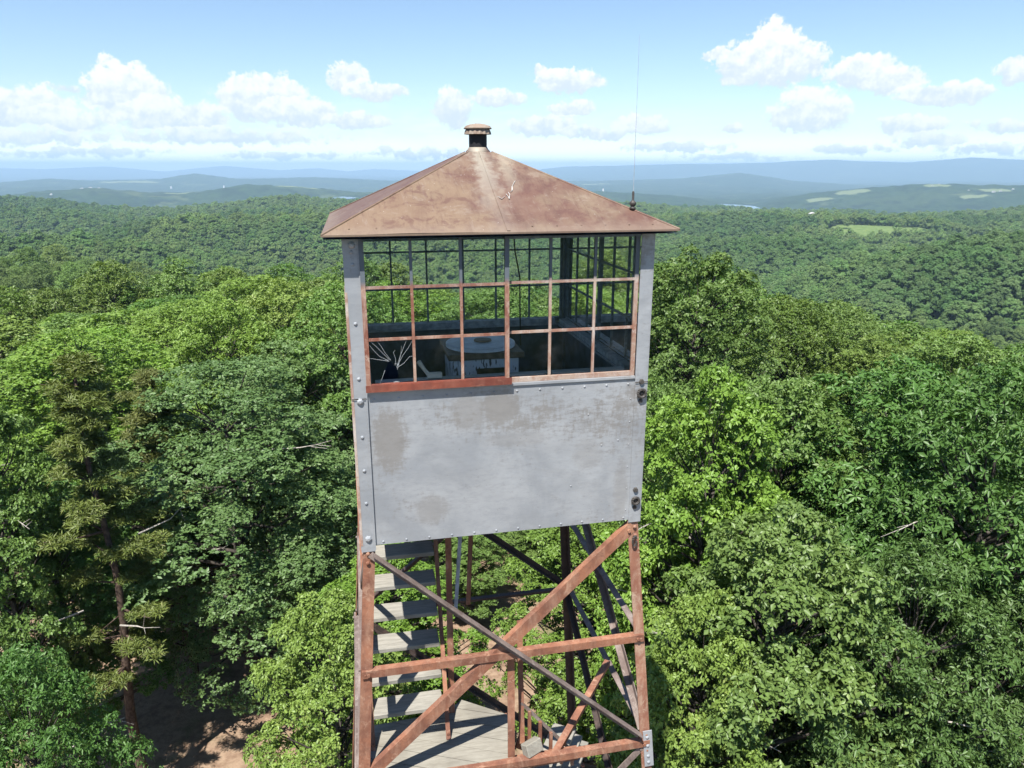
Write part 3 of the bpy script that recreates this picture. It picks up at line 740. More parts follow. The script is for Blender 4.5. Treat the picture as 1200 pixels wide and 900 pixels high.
# the far woods: one mass of trees
def far_forest():
    src = bpy.data.collections.new('forest_kinds')
    kinds = []
    for i, (shp, lf) in enumerate([(MIDV[0], 'mid'), (MIDV[1], 'bright'), (MIDV[2], 'dark'), (MIDV[3], 'olive'),
                                   (FARV[0], 'mid'), (FARV[1], 'bright'), (FARV[2], 'dark'), (FARV[0], 'olive'), (FARV[1], 'mid')]):
        o = bpy.data.objects.new('forest_kind_%02d' % i, shp[0]); src.objects.link(o)
        if not shp[0].materials: shp[0].materials.append(None)
        o.material_slots[0].link = 'OBJECT'; o.material_slots[0].material = FAR_LEAF[lf]
        kinds.append(o)
    P = [(x, y) for r, x, y, az in REST_IN if r < 180]
    g = np.random.default_rng(5)
    for r0, r1, sp in ((178, 700, 7.8), (700, 1400, 9.2), (1400, 2350, 10.6)):
        gx, gy = np.meshgrid(np.arange(-r1 * .72, r1 * .72, sp), np.arange(0, r1 + 10, sp))
        gx = (gx + g.uniform(-.42, .42, gx.shape) * sp).ravel(); gy = (gy + g.uniform(-.42, .42, gy.shape) * sp).ravel()
        r = np.hypot(gx - CAM[0], gy - CAM[1]); az = np.arctan2(gx - CAM[0], gy - CAM[1])
        k = (r >= r0) & (r < r1) & (np.abs(az) < .70)
        P += list(zip(gx[k], gy[k]))
    P = np.array(P); x, y = P[:, 0], P[:, 1]
    r = np.hypot(x - CAM[0], y - CAM[1])
    z = ground(x, y)
    # leave out trees that stand wholly behind a hill
    vis = np.ones(len(P), bool)
    for f in np.linspace(.15, .985, 60):
        xs = CAM[0] + (x - CAM[0]) * f; ys = CAM[1] + (y - CAM[1]) * f
        line = CAM[2] + (z + 17 - CAM[2]) * f
        vis &= ~(ground(xs, ys) + 6 > line + 4)
    vis &= ~(in_spots(x, y, CLEAR) & (g.random(len(P)) < .93))
    P, r, z, x, y = P[vis], r[vis], z[vis], x[vis], y[vis]
    n = len(P); print('far forest trees', n, 'individuals to', round(IND_R))
    me = bpy.data.meshes.new('distant_forest')
    me.vertices.add(n); me.vertices.foreach_set('co', np.stack([x, y, z], -1).ravel())
    # stands of one kind: patches by noise
    nz = 1.25 * fbm(x, y, 330, 91, 3) + g.normal(0, .2, n)
    nz = np.where(in_spots(x, y, DARKW), -1.0, nz)
    kind = np.digitize(nz, [-.6, .0, .35])          # 0 dark .. 3 bright
    nearset = np.array([2, 0, 3, 1]); farset = np.array([6, 4, 7, 5])
    pick = np.where(r < 420, nearset[kind], farset[kind])
    sc = np.clip(np.exp(g.normal(-.03, .17, n)), .65, 1.45)
    for nm, typ, dom in (('pick', 'INT', pick.astype(np.int32)), ('turn', 'FLOAT', g.uniform(0, 6.28, n).astype(np.float32))):
        a = me.attributes.new(nm, typ, 'POINT'); a.data.foreach_set('value', dom)
    a = me.attributes.new('size', 'FLOAT_VECTOR', 'POINT')
    wide = np.where(r < 700, 1.08, np.where(r < 1400, 1.18, 1.32))
    a.data.foreach_set('vector', np.stack([sc * wide, sc * wide, sc * g.uniform(.85, 1.1, n)], -1).astype(np.float32).ravel())
    o = bpy.data.objects.new('distant_forest', me); COL.objects.link(o)
    for m in LEAF.values(): me.materials.append(m)
    ng = bpy.data.node_groups.new('forest_nodes', 'GeometryNodeTree')
    ng.interface.new_socket('Geometry', in_out='INPUT', socket_type='NodeSocketGeometry')
    ng.interface.new_socket('Geometry', in_out='OUTPUT', socket_type='NodeSocketGeometry')
    N, Lk = ng.nodes, ng.links
    gi, go = N.new('NodeGroupInput'), N.new('NodeGroupOutput')
    iop = N.new('GeometryNodeInstanceOnPoints'); ci = N.new('GeometryNodeCollectionInfo')
    ci.inputs['Collection'].default_value = src
    ci.inputs['Separate Children'].default_value = True; ci.inputs['Reset Children'].default_value = True
    def attr(nm, typ):
        nd = N.new('GeometryNodeInputNamedAttribute'); nd.data_type = typ; nd.inputs['Name'].default_value = nm
        return nd.outputs['Attribute']
    cx = N.new('ShaderNodeCombineXYZ'); Lk.new(attr('turn', 'FLOAT'), cx.inputs[2])
    iop.inputs['Pick Instance'].default_value = True
    Lk.new(gi.outputs[0], iop.inputs['Points']); Lk.new(ci.outputs[0], iop.inputs['Instance'])
    Lk.new(attr('pick', 'INT'), iop.inputs['Instance Index']); Lk.new(cx.outputs[0], iop.inputs['Rotation'])
    Lk.new(attr('size', 'FLOAT_VECTOR'), iop.inputs['Scale']); Lk.new(iop.outputs[0], go.inputs[0])
    md = o.modifiers.new('forest', 'NODES'); md.node_group = ng
    tag(o, 'unbroken green forest covering the ridges and valleys beyond the hilltop', 'forest', None, 'stuff')
far_forest()
# ------------------------------------------------------------------ water and far houses
def lake(px, py, d, wx, wy, label):
    p = at(px, py, d)
    mb = MB(); n = 40
    ring = []
    for k in range(n):
        t = 2 * math.pi * k / n
        q = 1 + .18 * math.sin(3 * t + 1) + .1 * math.sin(7 * t)
        ring.append((p[0] + wx * q * math.cos(t), p[1] + wy * q * math.sin(t), p[2]))
    low = [(a, b, c - 6) for a, b, c in ring]
    mb.add(ring + low, [tuple(range(n))] + [(k + n, (k + 1) % n + n, (k + 1) % n, k) for k in range(n)])
    o = mb.build('lake', M['water']); tag(o, label, None, None, 'structure')
t = NT('lake_water'); v = t.coord('Object')
M['water'] = t.done(t.pbr((0.05, 0.10, 0.15), 0.16, 0, t.bump(t.noise(v, .2, 3), .05, .1), .5))
lake(870, 242.0, 3480, 52, 230, 'narrow blue lake in the far valley right of the roof')
lake(396, 232.5, 3650, 60, 230, 'small blue lake far beyond the forest left of the roof')

M['house_wall'] = plain('pale_house_wall', (0.6, 0.59, 0.57), 0.7, 0.05, 1)
M['house_roof'] = plain('grey_house_roof', (0.42, 0.40, 0.39), 0.7, 0.1, 1)
def house(px, py, d, w, dp, h, label, rz=0.2):
    p = at(px, py, d); gz = float(ground(p[0], p[1]))
    z = max(gz + 2, min(p[2], gz + 18))
    r = empty('distant_house', (p[0], p[1], z), rz)
    MB().box((-w / 2, -dp / 2, -14), (w / 2, dp / 2, h)).build('wall', M['house_wall'], r)
    e = .6; q = h + w * .22
    MB().add([(-w / 2 - e, -dp / 2 - e, h), (w / 2 + e, -dp / 2 - e, h), (w / 2 + e, dp / 2 + e, h), (-w / 2 - e, dp / 2 + e, h), (0, -dp / 2 - e, q), (0, dp / 2 + e, q)],
             [(3, 2, 1, 0), (0, 1, 4), (2, 3, 5), (1, 2, 5, 4), (3, 0, 4, 5)]).build('roof', M['house_roof'], r)
    tag(r, label, 'house', 'pale houses far off in the valleys')
HL = 'tiny pale house far away on the hazy hills %s the tower'
for px, py, d, w in ((952, 252.5, 1150, 16), (960, 253, 1140, 12), (966, 246, 3150, 11), (972, 244, 3200, 12), (1092, 221, 4200, 20), (1100, 220, 4240, 15), (1164, 228, 3990, 28), (1172, 227, 4020, 22),
                     (1135, 226, 4050, 18), (1187, 223, 4100, 18), (1050, 246, 3100, 9), (707, 219, 4500, 14),
                     (96, 222, 4280, 26), (106, 221.5, 4320, 30), (116, 221.5, 4330, 24), (60, 228, 4050, 18), (8, 231, 3900, 40), (218, 233, 3600, 18), (226, 233, 3620, 14), (262, 215, 7600, 26), (200, 215, 7500, 24)):
    house(px, py, d, w * .55, w * .33, w * .16, HL % ('left of' if px < 600 else 'right of'), rng.uniform(-.5, .5))

# ------------------------------------------------------------------ the tower
W, HB, HS, BAT = 1.065, -2.1886, -1.029, 0.075
E1, E2 = -0.313, -0.661
T = empty('fire_tower', (0, 0, 0), YAW)
tag(T, 'rusty steel fire lookout tower with a grey sheet metal cab and hipped roof', 'lookout tower')
def Z(z): return z + Z0
def half(z): return W + BAT * max(0, HB - z)          # half width of the leg frame at height z

def part(mb, name, mats, parent=None, **k): return mb.build(name, mats, parent or T, **k)

# cab walls below the windows
for k in range(4):
    mb = MB()
    a = W - 0.004
    mb.box((-W + .014, -a, Z(HB)), (W - .014, -a + .006, Z(HS) - .012))
    if k == 0:
        for x in np.linspace(-.92, .92, 12):
            mb.rivet((x, -a, Z(HS) - .055)); mb.rivet((x + .01, -a, Z(HB) + .022))
        for x, z in ((.62, -1.3), (.73, -1.55), (.86, -1.52), (.5, -1.86)):
            mb.rivet((x, -a, Z(z)), .007)
        for z in np.linspace(-1.2, -2.1, 6):
            mb.rivet((.945, -a, Z(z)), .006)
    mb.mi = 1
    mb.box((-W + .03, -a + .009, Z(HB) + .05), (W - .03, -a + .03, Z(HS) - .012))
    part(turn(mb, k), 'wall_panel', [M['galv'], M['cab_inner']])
# window sills
for k in range(4):
    mb = MB().box((-W + .098, -W - .008, Z(HS) - .012), (W - .098, -W + .14, Z(HS) + .006))
    mb.box((-W + .16, -W + .055, Z(HS) + .0065), (W - .16, -W + .125, Z(HS) + .05))
    part(turn(mb, k), 'window_sill', M['sill_grey'] if k else M['galv'])
# corner posts (sheet angles) with bolts
def corner(k):
    mb = MB(); w = .094; z0, z1 = Z(HB) - .045, Z(.02)
    if k == 1: z0 = Z(HB) - .02
    wa = w if k in (0,) else (.094 if k == 1 else .062)
    wb = w if k == 1 else .062
    mb.box((-W - .004, -W - .004, z0), (-W + wa, -W + .004, z1))
    mb.box((-W - .004, -W + .0045, z0), (-W + .004, -W + wb, z1))
    if k == 0: mb.box((-W + w - .004, -W - .010, z0 + .01), (-W + w + .006, -W - .0045, z1 - .01))     # raised bead
    for z in (-.08, -.55, -.93, -1.35, -1.6, -1.85):
        mb.rivet((-W + .050, -W - .004, Z(z)), .013)
    for z in (-1.09, -2.13): mb.rivet((-W + .050, -W - .004, Z(z)), .026)
    mb.rivet((-W + .055, -W - .004, Z(-.16)), .012)
    if k == 0: mb.box((-W - .006, -W - .0065, Z(-.085)), (-W + wa, -W - .0042, z1))
    mb.rivet((-W + .055, -W - .0065, Z(-.035)), .024)
    mb.mi = 2
    if k == 0: mb.box((-W - .0085, -W - .0042, z0 + .02), (-W - .0045, -W + .03, Z(-.3)))
    if k == 0: mb.box((-W - .0045, -W - .0058, z0 + .05), (-W + .010, -W - .0042, Z(-.34)))
    mb.mi = 1
    mb.box((-W + .0045, -W + .0045, z0 + .06), (-W + .055, -W + .055, z1))       # inner timber post
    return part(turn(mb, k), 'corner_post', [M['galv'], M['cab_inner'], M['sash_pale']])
for k in range(4): corner(k)
# joint strap on the post corners
for k in (0, 1):
    s = -1 if k == 0 else 1
    mb = MB().box((s * (W + .006), -W - .012, Z(-1.075)), (s * (W - .094), -W - .0105, Z(-1.068)))
    part(mb, 'joint_seam', M['iron'])
# header under the eaves
for k in range(4):
    mb = MB().box((-W + .096, -W + .004, Z(-.016)), (W - .096, -W + .07, Z(.035)))
    part(turn(mb, k), 'header_beam', M['sash_grey'])
# cab floor and ceiling boards
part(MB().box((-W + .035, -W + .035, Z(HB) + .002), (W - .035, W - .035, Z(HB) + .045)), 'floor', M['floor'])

# windows: two sashes a side, nine panes each
def sash(k, u0, u1, off, mat, lower, broken=False, rail_mat=None):
    z0, z1 = Z(HS) + .008, Z(.05)
    y = -W + .012 + off
    st, mt, dp = (.030, .019, .026) if k == 0 else (.022, .017, .026)
    mb = MB()
    us = [u0 + (u1 - u0) * i / 3 for i in range(4)]
    zs = [z0 + lower, Z(E2), Z(E1), z1]
    mb.box((u0, y, z0), (u0 + st, y + dp, z1)); mb.box((u1 - st, y, z0), (u1, y + dp, z1))
    mb.box((u0 + st, y + .001, z1 - st), (u1 - st, y + dp, z1))
    for u in us[1:3]: mb.box((u - mt / 2, y + .003, z0 + lower), (u + mt / 2, y + dp - .003, z1 - st))
    for z in zs[1:3]: mb.box((u0 + st, y + .005, z - mt / 2), (u1 - st, y + dp - .005, z + mt / 2))
    mb.mi = 1
    mb.box((u0 + st, y - .004, z0), (u1 - st, y + dp, z0 + lower))
    if rail_mat: mb.box((u0 - .005, y - .010, z0 - .002), (u1 + .016, y - .0045, z0 + lower * .9))
    fr = part(turn(mb, k), 'window', [mat, rail_mat or mat])
    gm = MB(); gy = y + dp * .55
    b = 0.002
    cells = [(i, j) for i in range(3) for j in range(3)]
    for i, j in cells:
        a0, a1 = us[i] + b, us[i + 1] - b; c0, c1 = zs[j] + b, zs[j + 1] - b
        if i == 0: a0 += .015
        if broken and (i, j) == (0, 0):
            hole = [(.24, .0), (.30, .14), (.36, .30), (.46, .50), (.55, .42), (.62, .33), (.64, .18), (.64, .0)]
            P2 = lambda p: (a0 + p[0] * (a1 - a0), gy, c0 + p[1] * (c1 - c0))
            gm.add([P2(p) for p in [(0, 0)] + hole[:4] + [(.46, 1), (0, 1)]], [(0, 1, 2, 3, 4, 5, 6)])
            gm.add([P2(p) for p in [(.46, 1)] + hole[3:] + [(1, 0), (1, 1)]], [tuple(range(8))])
            cm = MB()
            for ln in ([(.46, .50), (.33, .53), (.0, .60)], [(.44, .52), (.26, .62), (.10, .82), (.02, .95)], [(.47, .53), (.36, .66), (.2, .85), (.08, .97)], [(.5, .52), (.38, .70), (.30, .86), (.22, .98)],
                       [(.60, .40), (.60, .56), (.56, .70), (.60, .75)], [(.62, .36), (.70, .60), (.80, .84), (.86, .98)], [(.63, .38), (.76, .62), (.88, .78), (.99, .97)], [(.62, .34), (.78, .44), (.9, .58), (1, .60)],
                       [(.66, .40), (.72, .66), (.74, .84)], [(.36, .30), (.3, .14), (.24, 0)], [(.63, .3), (.66, .42), (.58, .44), (.56, .40)]):
                pts = [P2(p) for p in ln]
                cm.tube([(p[0], p[1] - .003, p[2]) for p in pts], [.0014] + [.0011] * (len(pts) - 2) + [.0007], 4)
            CRK.append((k, cm))
            continue
        gm.add([(a0, gy, c0), (a1, gy, c0), (a1, gy, c1), (a0, gy, c1)], [(0, 1, 2, 3)])
    g = turn(gm, k).build('glass', M['glass'], fr)
    while CRK:
        kk, cm = CRK.pop(); turn(cm, kk).build('crack', M['crack'], fr)
    return fr
CRK = []
w1 = W - .098
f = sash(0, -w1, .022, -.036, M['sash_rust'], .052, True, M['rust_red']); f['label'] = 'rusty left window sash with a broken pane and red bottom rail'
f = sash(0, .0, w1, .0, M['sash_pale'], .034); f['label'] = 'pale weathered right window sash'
for k in (1, 2, 3):
    w2 = W - .066
    sash(k, -w2, -.0005, 0, M['sash_grey'], .04); sash(k, .0005, w2, 0.001, M['sash_grey'], .04)

# roof: a truncated pyramid shell
eo = W + .125; zt, th_ = .560, .095
def pyr(mb, e, ze, t, z1, flip=False):
    v = [(-e, -e, ze), (e, -e, ze), (e, e, ze), (-e, e, ze), (-t, -t, z1), (t, -t, z1), (t, t, z1), (-t, t, z1)]
    f = [(0, 1, 5, 4), (1, 2, 6, 5), (2, 3, 7, 6), (3, 0, 4, 7)]
    return mb.add(v, [q[::-1] for q in f] if flip else f)
def grid_face(mb, k):      # front facet, subdivided with the slight waviness of old sheet
    n, m = 30, 14; vs = []; fs = []
    g = np.random.default_rng(3 + k)
    for j in range(m + 1):
        t = j / m; e = eo + (th_ - eo) * t; z = .040 + (zt - .040) * t
        for i in range(n + 1):
            s = -1 + 2 * i / n
            wv = 0
            if 0 < i < n and j < m: wv = .006 * float(fbm(s * 3 + k * 10, t * 3, 1.0, 5, 2))
            vs.append((s * e, -e, Z(z + wv)))
    for j in range(m):
        for i in range(n):
            a = j * (n + 1) + i; fs.append((a, a + 1, a + n + 2, a + n + 1))
    q = MB().add(vs, fs); turn(q, k); mb.add(q.v, q.f)
mb = MB()
for k in range(4): grid_face(mb, k)
for x in np.linspace(-1.02, 1.02, 13):     # nail row above the eave
    mb.rivet((x, -eo + .065, Z(.040 + .065 * (zt - .040) / (eo - th_)) - .001), .007, 'z')
for k in range(4):           # drip edge
    q = MB().box((-eo + .0005, -eo - .004, Z(.028)), (eo + .0005, -eo + .004, Z(.0395))); q.mi = 0; turn(q, k); mb.add(q.v, q.f)
# middle seam of each facet
for k in (0, 2):
    q = MB().bar((.0, -eo + .01, Z(.046)), (-.0, -th_, Z(zt + .003)), (1, 0, 0), .022, .008); turn(q, k); mb.add(q.v, q.f)
mb.mi = 1
pyr(mb, eo - .006, Z(.022), th_, Z(zt - .02), True)
mb.add([(-eo + .006, -eo + .006, Z(.012)), (eo - .006, -eo + .006, Z(.012)), (eo - .006, eo - .006, Z(.012)), (-eo + .006, eo - .006, Z(.012)),
        (-W + .02, -W + .02, Z(.012)), (W - .02, -W + .02, Z(.012)), (W - .02, W - .02, Z(.012)), (-W + .02, W - .02, Z(.012))],
       [(1, 0, 4, 5), (2, 1, 5, 6), (3, 2, 6, 7), (0, 3, 7, 4)])
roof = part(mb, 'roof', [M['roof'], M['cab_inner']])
for k in range(4):
    q = MB().tube([(-eo - .001, -eo - .001, Z(.041)), (-th_ * .97, -th_ * .97, Z(zt + .001))], (.007), 8)
    q.mi = 0
    turn(q, k).build('hip_cap', M['roof'], roof)
# white scrawl on the front facet
def roof_pt(u, s):           # u along, s up the slope (0 eave, 1 top)
    e = eo + (th_ - eo) * s; return (u, -e - .004, Z(.040 + (zt - .040) * s) + .006)
for ln in ([(.001, .393), (.016, .388), (.029, .364), (.056, .394)], [(.074, .424), (.084, .387), (.084, .366), (.099, .415), (.094, .443)], [(.113, .45), (.128, .467), (.139, .515), (.161, .559), (.179, .589)]):
    q = MB()
    for i in range(len(ln) - 1):
        q.bar(roof_pt(*ln[i]), roof_pt(*ln[i + 1]), (0, .5, .87), .0015, (.004, .007, .004, .005)[i % 4])
    q.build('paint_scrawl', M['white_paint'], roof)
# vent
vz = Z(zt)
vent = part(MB().lathe((0, 0, vz), [(.105, -.03), (.095, .008), (.080, .022), (.074, .036)], 28), 'roof_vent', M['roof'], smooth=True)
MB().lathe((0, 0, vz), [(.070, .03), (.070, .16)], 28).build('stack', M['soot'], vent, smooth=False)
cp = MB().lathe((0, 0, vz), [(.104, .132), (.100, .150), (.094, .164), (.090, .170)], 60, wave=16, wa=.035)
cp.lathe((0, 0, vz), [(.108, .172), (.109, .178), (.095, .194), (.06, .206), (.02, .212)], 32)
cp.build('vent_cap', M['cap'], vent)

# antenna on the right hip
ANT_S = .228
def hip(s): return (eo + (th_ - eo) * s, -(eo + (th_ - eo) * s), Z(.046 + (zt - .034) * s))
an = hip(ANT_S)
ant = part(MB().lathe((an[0], an[1], an[2]), [(.022, -.005), (.022, .010), (.012, .014), (.018, .022), (.024, .034), (.022, .046), (.012, .054), (.008, .06), (.008, .11), (.005, .12)], 16), 'antenna', M['iron'], smooth=True)
MB().tube([(an[0], an[1], an[2] + .11), (an[0] - .002, an[1], an[2] + .6), (an[0] - .006, an[1], an[2] + 1.12)], [.0019, .0015, .0011], 6).build('whip', M['sill_grey'], ant)

# legs: steel angles with a batter, down to footings
def leg(k):
    z1, z0 = HB + .25, -Z0
    mb = MB(); w, tk = (.086, .009)
    sx, sy = [(-1, -1), (1, -1), (1, 1), (-1, 1)][k]
    def P(z, dx, dy):
        h = W + BAT * (HB - z) - (.012 if z > HB else 0)
        return (sx * (h - dx), sy * (h - dy), Z(z))
    for a, b in (((0, 0), (w, tk)), ((0, tk + .0005), (tk, w))):
        c = []
        for z in (z0 - .1, z1):
            c += [P(z, a[0], a[1]), P(z, b[0], a[1]), P(z, b[0], b[1]), P(z, a[0], b[1])]
        mb.hexa(c if sx * sy > 0 else [c[i] for i in (3, 2, 1, 0, 7, 6, 5, 4)])
    for zj in (-2.25, -2.32, -3.22, -4.12, -4.2, -4.27, -6.6):
        h = half(zj)
        mb.rivet((sx * (h - .045), -h - .001 if sy < 0 else h - .02, Z(zj)), .016)
    o = part(mb, 'leg', (M['rust'], M['rust_pale'], M['rust_shaded'], M['rust'])[k])
    h = half(z0)
    MB().box((sx * h - .3, sy * h - .3, -.5), (sx * h + .3, sy * h + .3, .12)).build('footing', M['sill_grey'], o)
    return o
for k in range(4): leg(k)
# splice plates where the upper and lower legs meet
for sx in (-1, 1):
    h0, h1 = half(-4.08), half(-4.42)
    c = []
    for h, z in ((h1, -4.42), (h0, -4.08)):
        c += [(sx * (h + .004), -h - .009, Z(z)), (sx * (h - .075), -h - .009, Z(z)), (sx * (h - .075), -h - .0015, Z(z)), (sx * (h + .004), -h - .0015, Z(z))]
    mb = MB().hexa(c)
    for z in (-4.14, -4.22, -4.32, -4.38): mb.rivet((sx * (half(z) - .04), -half(z) - .009, Z(z)), .016)
    part(mb, 'splice_plate', M['galv'] if sx > 0 else M['rust'])

# bracing: on every face an X, a middle girt and a bottom girt, panel by panel
JO = [HB - .04, -4.2, -6.7, -9.3, -12.0, -Z0 + .15]
def fp(k, u, z, inset=0.0):   # point on face k of the leg frame
    h = half(z) - inset
    return Vector(rotz([(u, -h, Z(z))], k)[0])
def angle_bar(name, p0, p1, out, w, f, mat, flange='in', edge='top', tk=.007):
    """steel angle: a web of width w facing 'out' and a flange"""
    mb = MB(); d = (p1 - p0).normalized(); out = Vector(out)
    up = out.cross(d).normalized()
    if up.z < 0: up = -up
    mb.bar(p0, p1, up, w, tk)
    n = d.cross(up)
    s = (1 if flange == 'out' else -1) * (1 if n.dot(out) > 0 else -1)
    e = (w / 2 - tk / 2 if edge == 'top' else -w / 2 + tk / 2)
    mb.bar(p0, p1, up, tk, f, e, s * (f / 2 + tk / 2 + .0005))
    for q, p in ((1, p0), (-1, p1)):
        c = p + d * q * .05 + out * .004
        m = MB().tube([c, c + out * .014], .014, 6); mb.add(m.v, m.f)
    return part(mb, name, mat)
for k in range(4):
    out = Vector(rotz([(0, -1, 0)], k)[0])
    for j in range(5):
        zt_, zb_ = JO[j], JO[j + 1]
        top, bot = half(zt_), half(zb_)
        front = (k == 0 and j == 0)
        zm = -3.216 if j == 0 else (zt_ + zb_) / 2
        if front:
            angle_bar('brace', fp(k, -top + .06, zt_ - .02, -.014), fp(k, bot - .12, -4.10, -.014), out, .050, .056, M['rust_grey'], 'out', 'top')
            angle_bar('brace', fp(k, top - .05, zt_ - .02, .010), fp(k, -bot + .07, -4.12, .010), out, .088, .05, M['rust'], 'in', 'top')
            angle_bar('girt', fp(k, -half(zm) + .02, zm, -.006), fp(k, half(zm) - .02, zm, -.006), out, .062, .05, M['rust'], 'in', 'top')
            angle_bar('girt', fp(k, -bot + .02, zb_, -.006), fp(k, bot - .02, zb_, -.006), out, .062, .05, M['rust'], 'in', 'top')
            continue
        mt = M['rust_shaded'] if k == 2 or (k == 1 and j > 0) else M['rust_grey']  # back and lower right bracing gets the rust with shade painted in
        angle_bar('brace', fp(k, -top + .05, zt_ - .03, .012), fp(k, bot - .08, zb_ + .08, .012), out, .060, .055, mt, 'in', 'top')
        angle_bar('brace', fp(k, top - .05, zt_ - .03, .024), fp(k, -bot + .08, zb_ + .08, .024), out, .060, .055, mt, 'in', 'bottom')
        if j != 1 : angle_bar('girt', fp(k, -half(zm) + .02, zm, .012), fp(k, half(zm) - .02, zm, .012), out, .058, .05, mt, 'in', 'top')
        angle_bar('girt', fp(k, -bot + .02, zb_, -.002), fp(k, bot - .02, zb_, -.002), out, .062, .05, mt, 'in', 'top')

# upper flight of stairs
treads = []
ys = [823, 785, 746, 707.5, 671, 637]
vv, zz = -.80, -3.925
st = MB()
S0, S1 = Vector((0, -.84, -4.19)), Vector((0, .34, -2.30))
def sp(z): f = (z - S0.z) / (S1.z - S0.z); return S0.y + f * (S1.y - S0.y)
UL, UR = -1.06, -.475
right = angle_bar('stair_stringer', Vector((UR + .02, sp(-4.19), Z(-4.19))), Vector((UR + .06, sp(-2.2), Z(-2.2))), (0, -1, 0), .036, .15, M['rust'], 'in', 'bottom')
angle_bar('stair_stringer', Vector((UL - .02, sp(-4.19), Z(-4.19))), Vector((UL - .02, sp(-2.2), Z(-2.2))), (0, -1, 0), .036, .15, M['rust'], 'in', 'bottom')
NTREAD = 8
for i in range(NTREAD):
    z = -4.2 + .218 * (i + 1) + .02
    v = sp(z) - .03
    tilt = rng.uniform(-.006, .006)
    mb = MB().bar((UL + .0, v + .11, Z(z + tilt)), (UR + .0 + .04 * i / 8, v + .11, Z(z - tilt)), (0, 1, 0), .22, .04)
    part(mb, 'stair_tread', M['tread'], bevel=.004)
# landing of planks
poly = [(-1.13, -1.19), (.03, -1.19), (.115, -.66), (-.28, -.37), (-.42, -.50), (-1.10, -.53)]
def clip_poly(poly, a, b, c):    # keep a*x+b*y<=c
    out = []
    for i in range(len(poly)):
        p, q = poly[i], poly[(i + 1) % len(poly)]
        fpv, fq = a * p[0] + b * p[1] - c, a * q[0] + b * q[1] - c
        if fpv <= 0: out.append(p)
        if fpv * fq < 0:
            s = fpv / (fpv - fq); out.append((p[0] + s * (q[0] - p[0]), p[1] + s * (q[1] - p[1])))
    return out
mb = MB()
ang = RAD(-24); dx, dy = -math.sin(ang), math.cos(ang)     # planks run along ang
w = .142
for i in range(-12, 12):
    lo, hi = i * w + .003, (i + 1) * w - .003
    q = clip_poly(clip_poly(poly, dx, dy, hi), -dx, -dy, -lo)
    if len(q) < 3: continue
    h = rng.uniform(-.003, .003); n = len(q)
    mb.add([(x, y, Z(-4.235 + h)) for x, y in q] + [(x, y, Z(-4.2 + h)) for x, y in q],
           [tuple(range(n))[::-1], tuple(range(n, 2 * n))] + [(a, (a + 1) % n, (a + 1) % n + n, a + n) for a in range(n)])
part(mb, 'landing', M['deck'])
for y in (-1.1, -.6):
    part(MB().box((-1.15, y - .03, Z(-4.34)), (.6 if y < -1 else .1, y + .03, Z(-4.245))), 'joist', M['rust'])
# posts and rails by the landing
def stick(name, p0, p1, w, mat, t=None):
    p0 = Vector((p0[0], p0[1], Z(p0[2]))); p1 = Vector((p1[0], p1[1], Z(p1[2])))
    mb = MB(); up = Vector((1, 0, 0)) if abs((p1 - p0).normalized().x) < .9 else Vector((0, 0, 1))
    mb.bar(p0, p1, up, w, .008)
    mb.bar(p0, p1, up, .008, (t or w * .8), w / 2 - .004, (t or w * .8) / 2 + .0045)
    return part(mb, name, mat)
stick('handrail_post', (.026, -1.13, -4.2), (.038, -1.06, -3.27), .058, M['rust'])
stick('handrail_post', (.145, -1.0, -4.2), (.165, -.80, -3.15), .046, M['rust'])
stick('handrail_post', (-.385, -.52, -4.2), (-.36, -.40, -2.25), .052, M['rust'])
stick('handrail_post', (-.30, -.30, -3.3), (-.20, -.2, -2.2), .032, M['sill_grey'])
stick('handrail_post', (-.16, -.1, -3.4), (-.10, -.1, -2.2), .040, M['rust'])
part(MB().bar((.13, -1.17, Z(-4.13)), (.27, -1.10, Z(-4.13)), (0, .5, 1), .105, .085), 'timber_block', M['deck'], bevel=.006)
stick('knee_brace', (.354, -1.20, -4.2), (1.15, -.268, -4.08), .056, M['rust'])
# lower flight going down on the right, with a picket rail
for i in range(3):
    z = -4.60 - .24 * i; u = .50 + .12 * i; v = -.72 + .16 * i
    mb = MB().bar((u - .16, v - .26, Z(z)), (u + .18, v + .26, Z(z)), (.8, -.6, 0), .22, .04)
    part(mb, 'stair_tread', M['tread'], bevel=.004)
part(MB().bar((.12, -.94, Z(-4.22)), (.98, .1, Z(-5.6)), (0, 0, 1), .12, .012), 'stair_stringer', M['rust'])
part(MB().bar((.52, -1.22, Z(-4.5)), (1.2, -.35, Z(-5.6)), (0, 0, 1), .12, .012), 'stair_stringer', M['rust'])
part(MB().bar((.15, -.93, Z(-3.85)), (.62, -.98, Z(-4.42)), (0, 0, 1), .022, .022), 'handrail', M['rust_grey'])
for i in range(6):
    u = .22 + .085 * i; v = -.95 - .035 * i
    part(MB().bar((u, v, Z(-4.42)), (u, v, Z(-3.93 - .095 * i)), (1, 0, 0), .026, .026), 'picket', M['rust'])
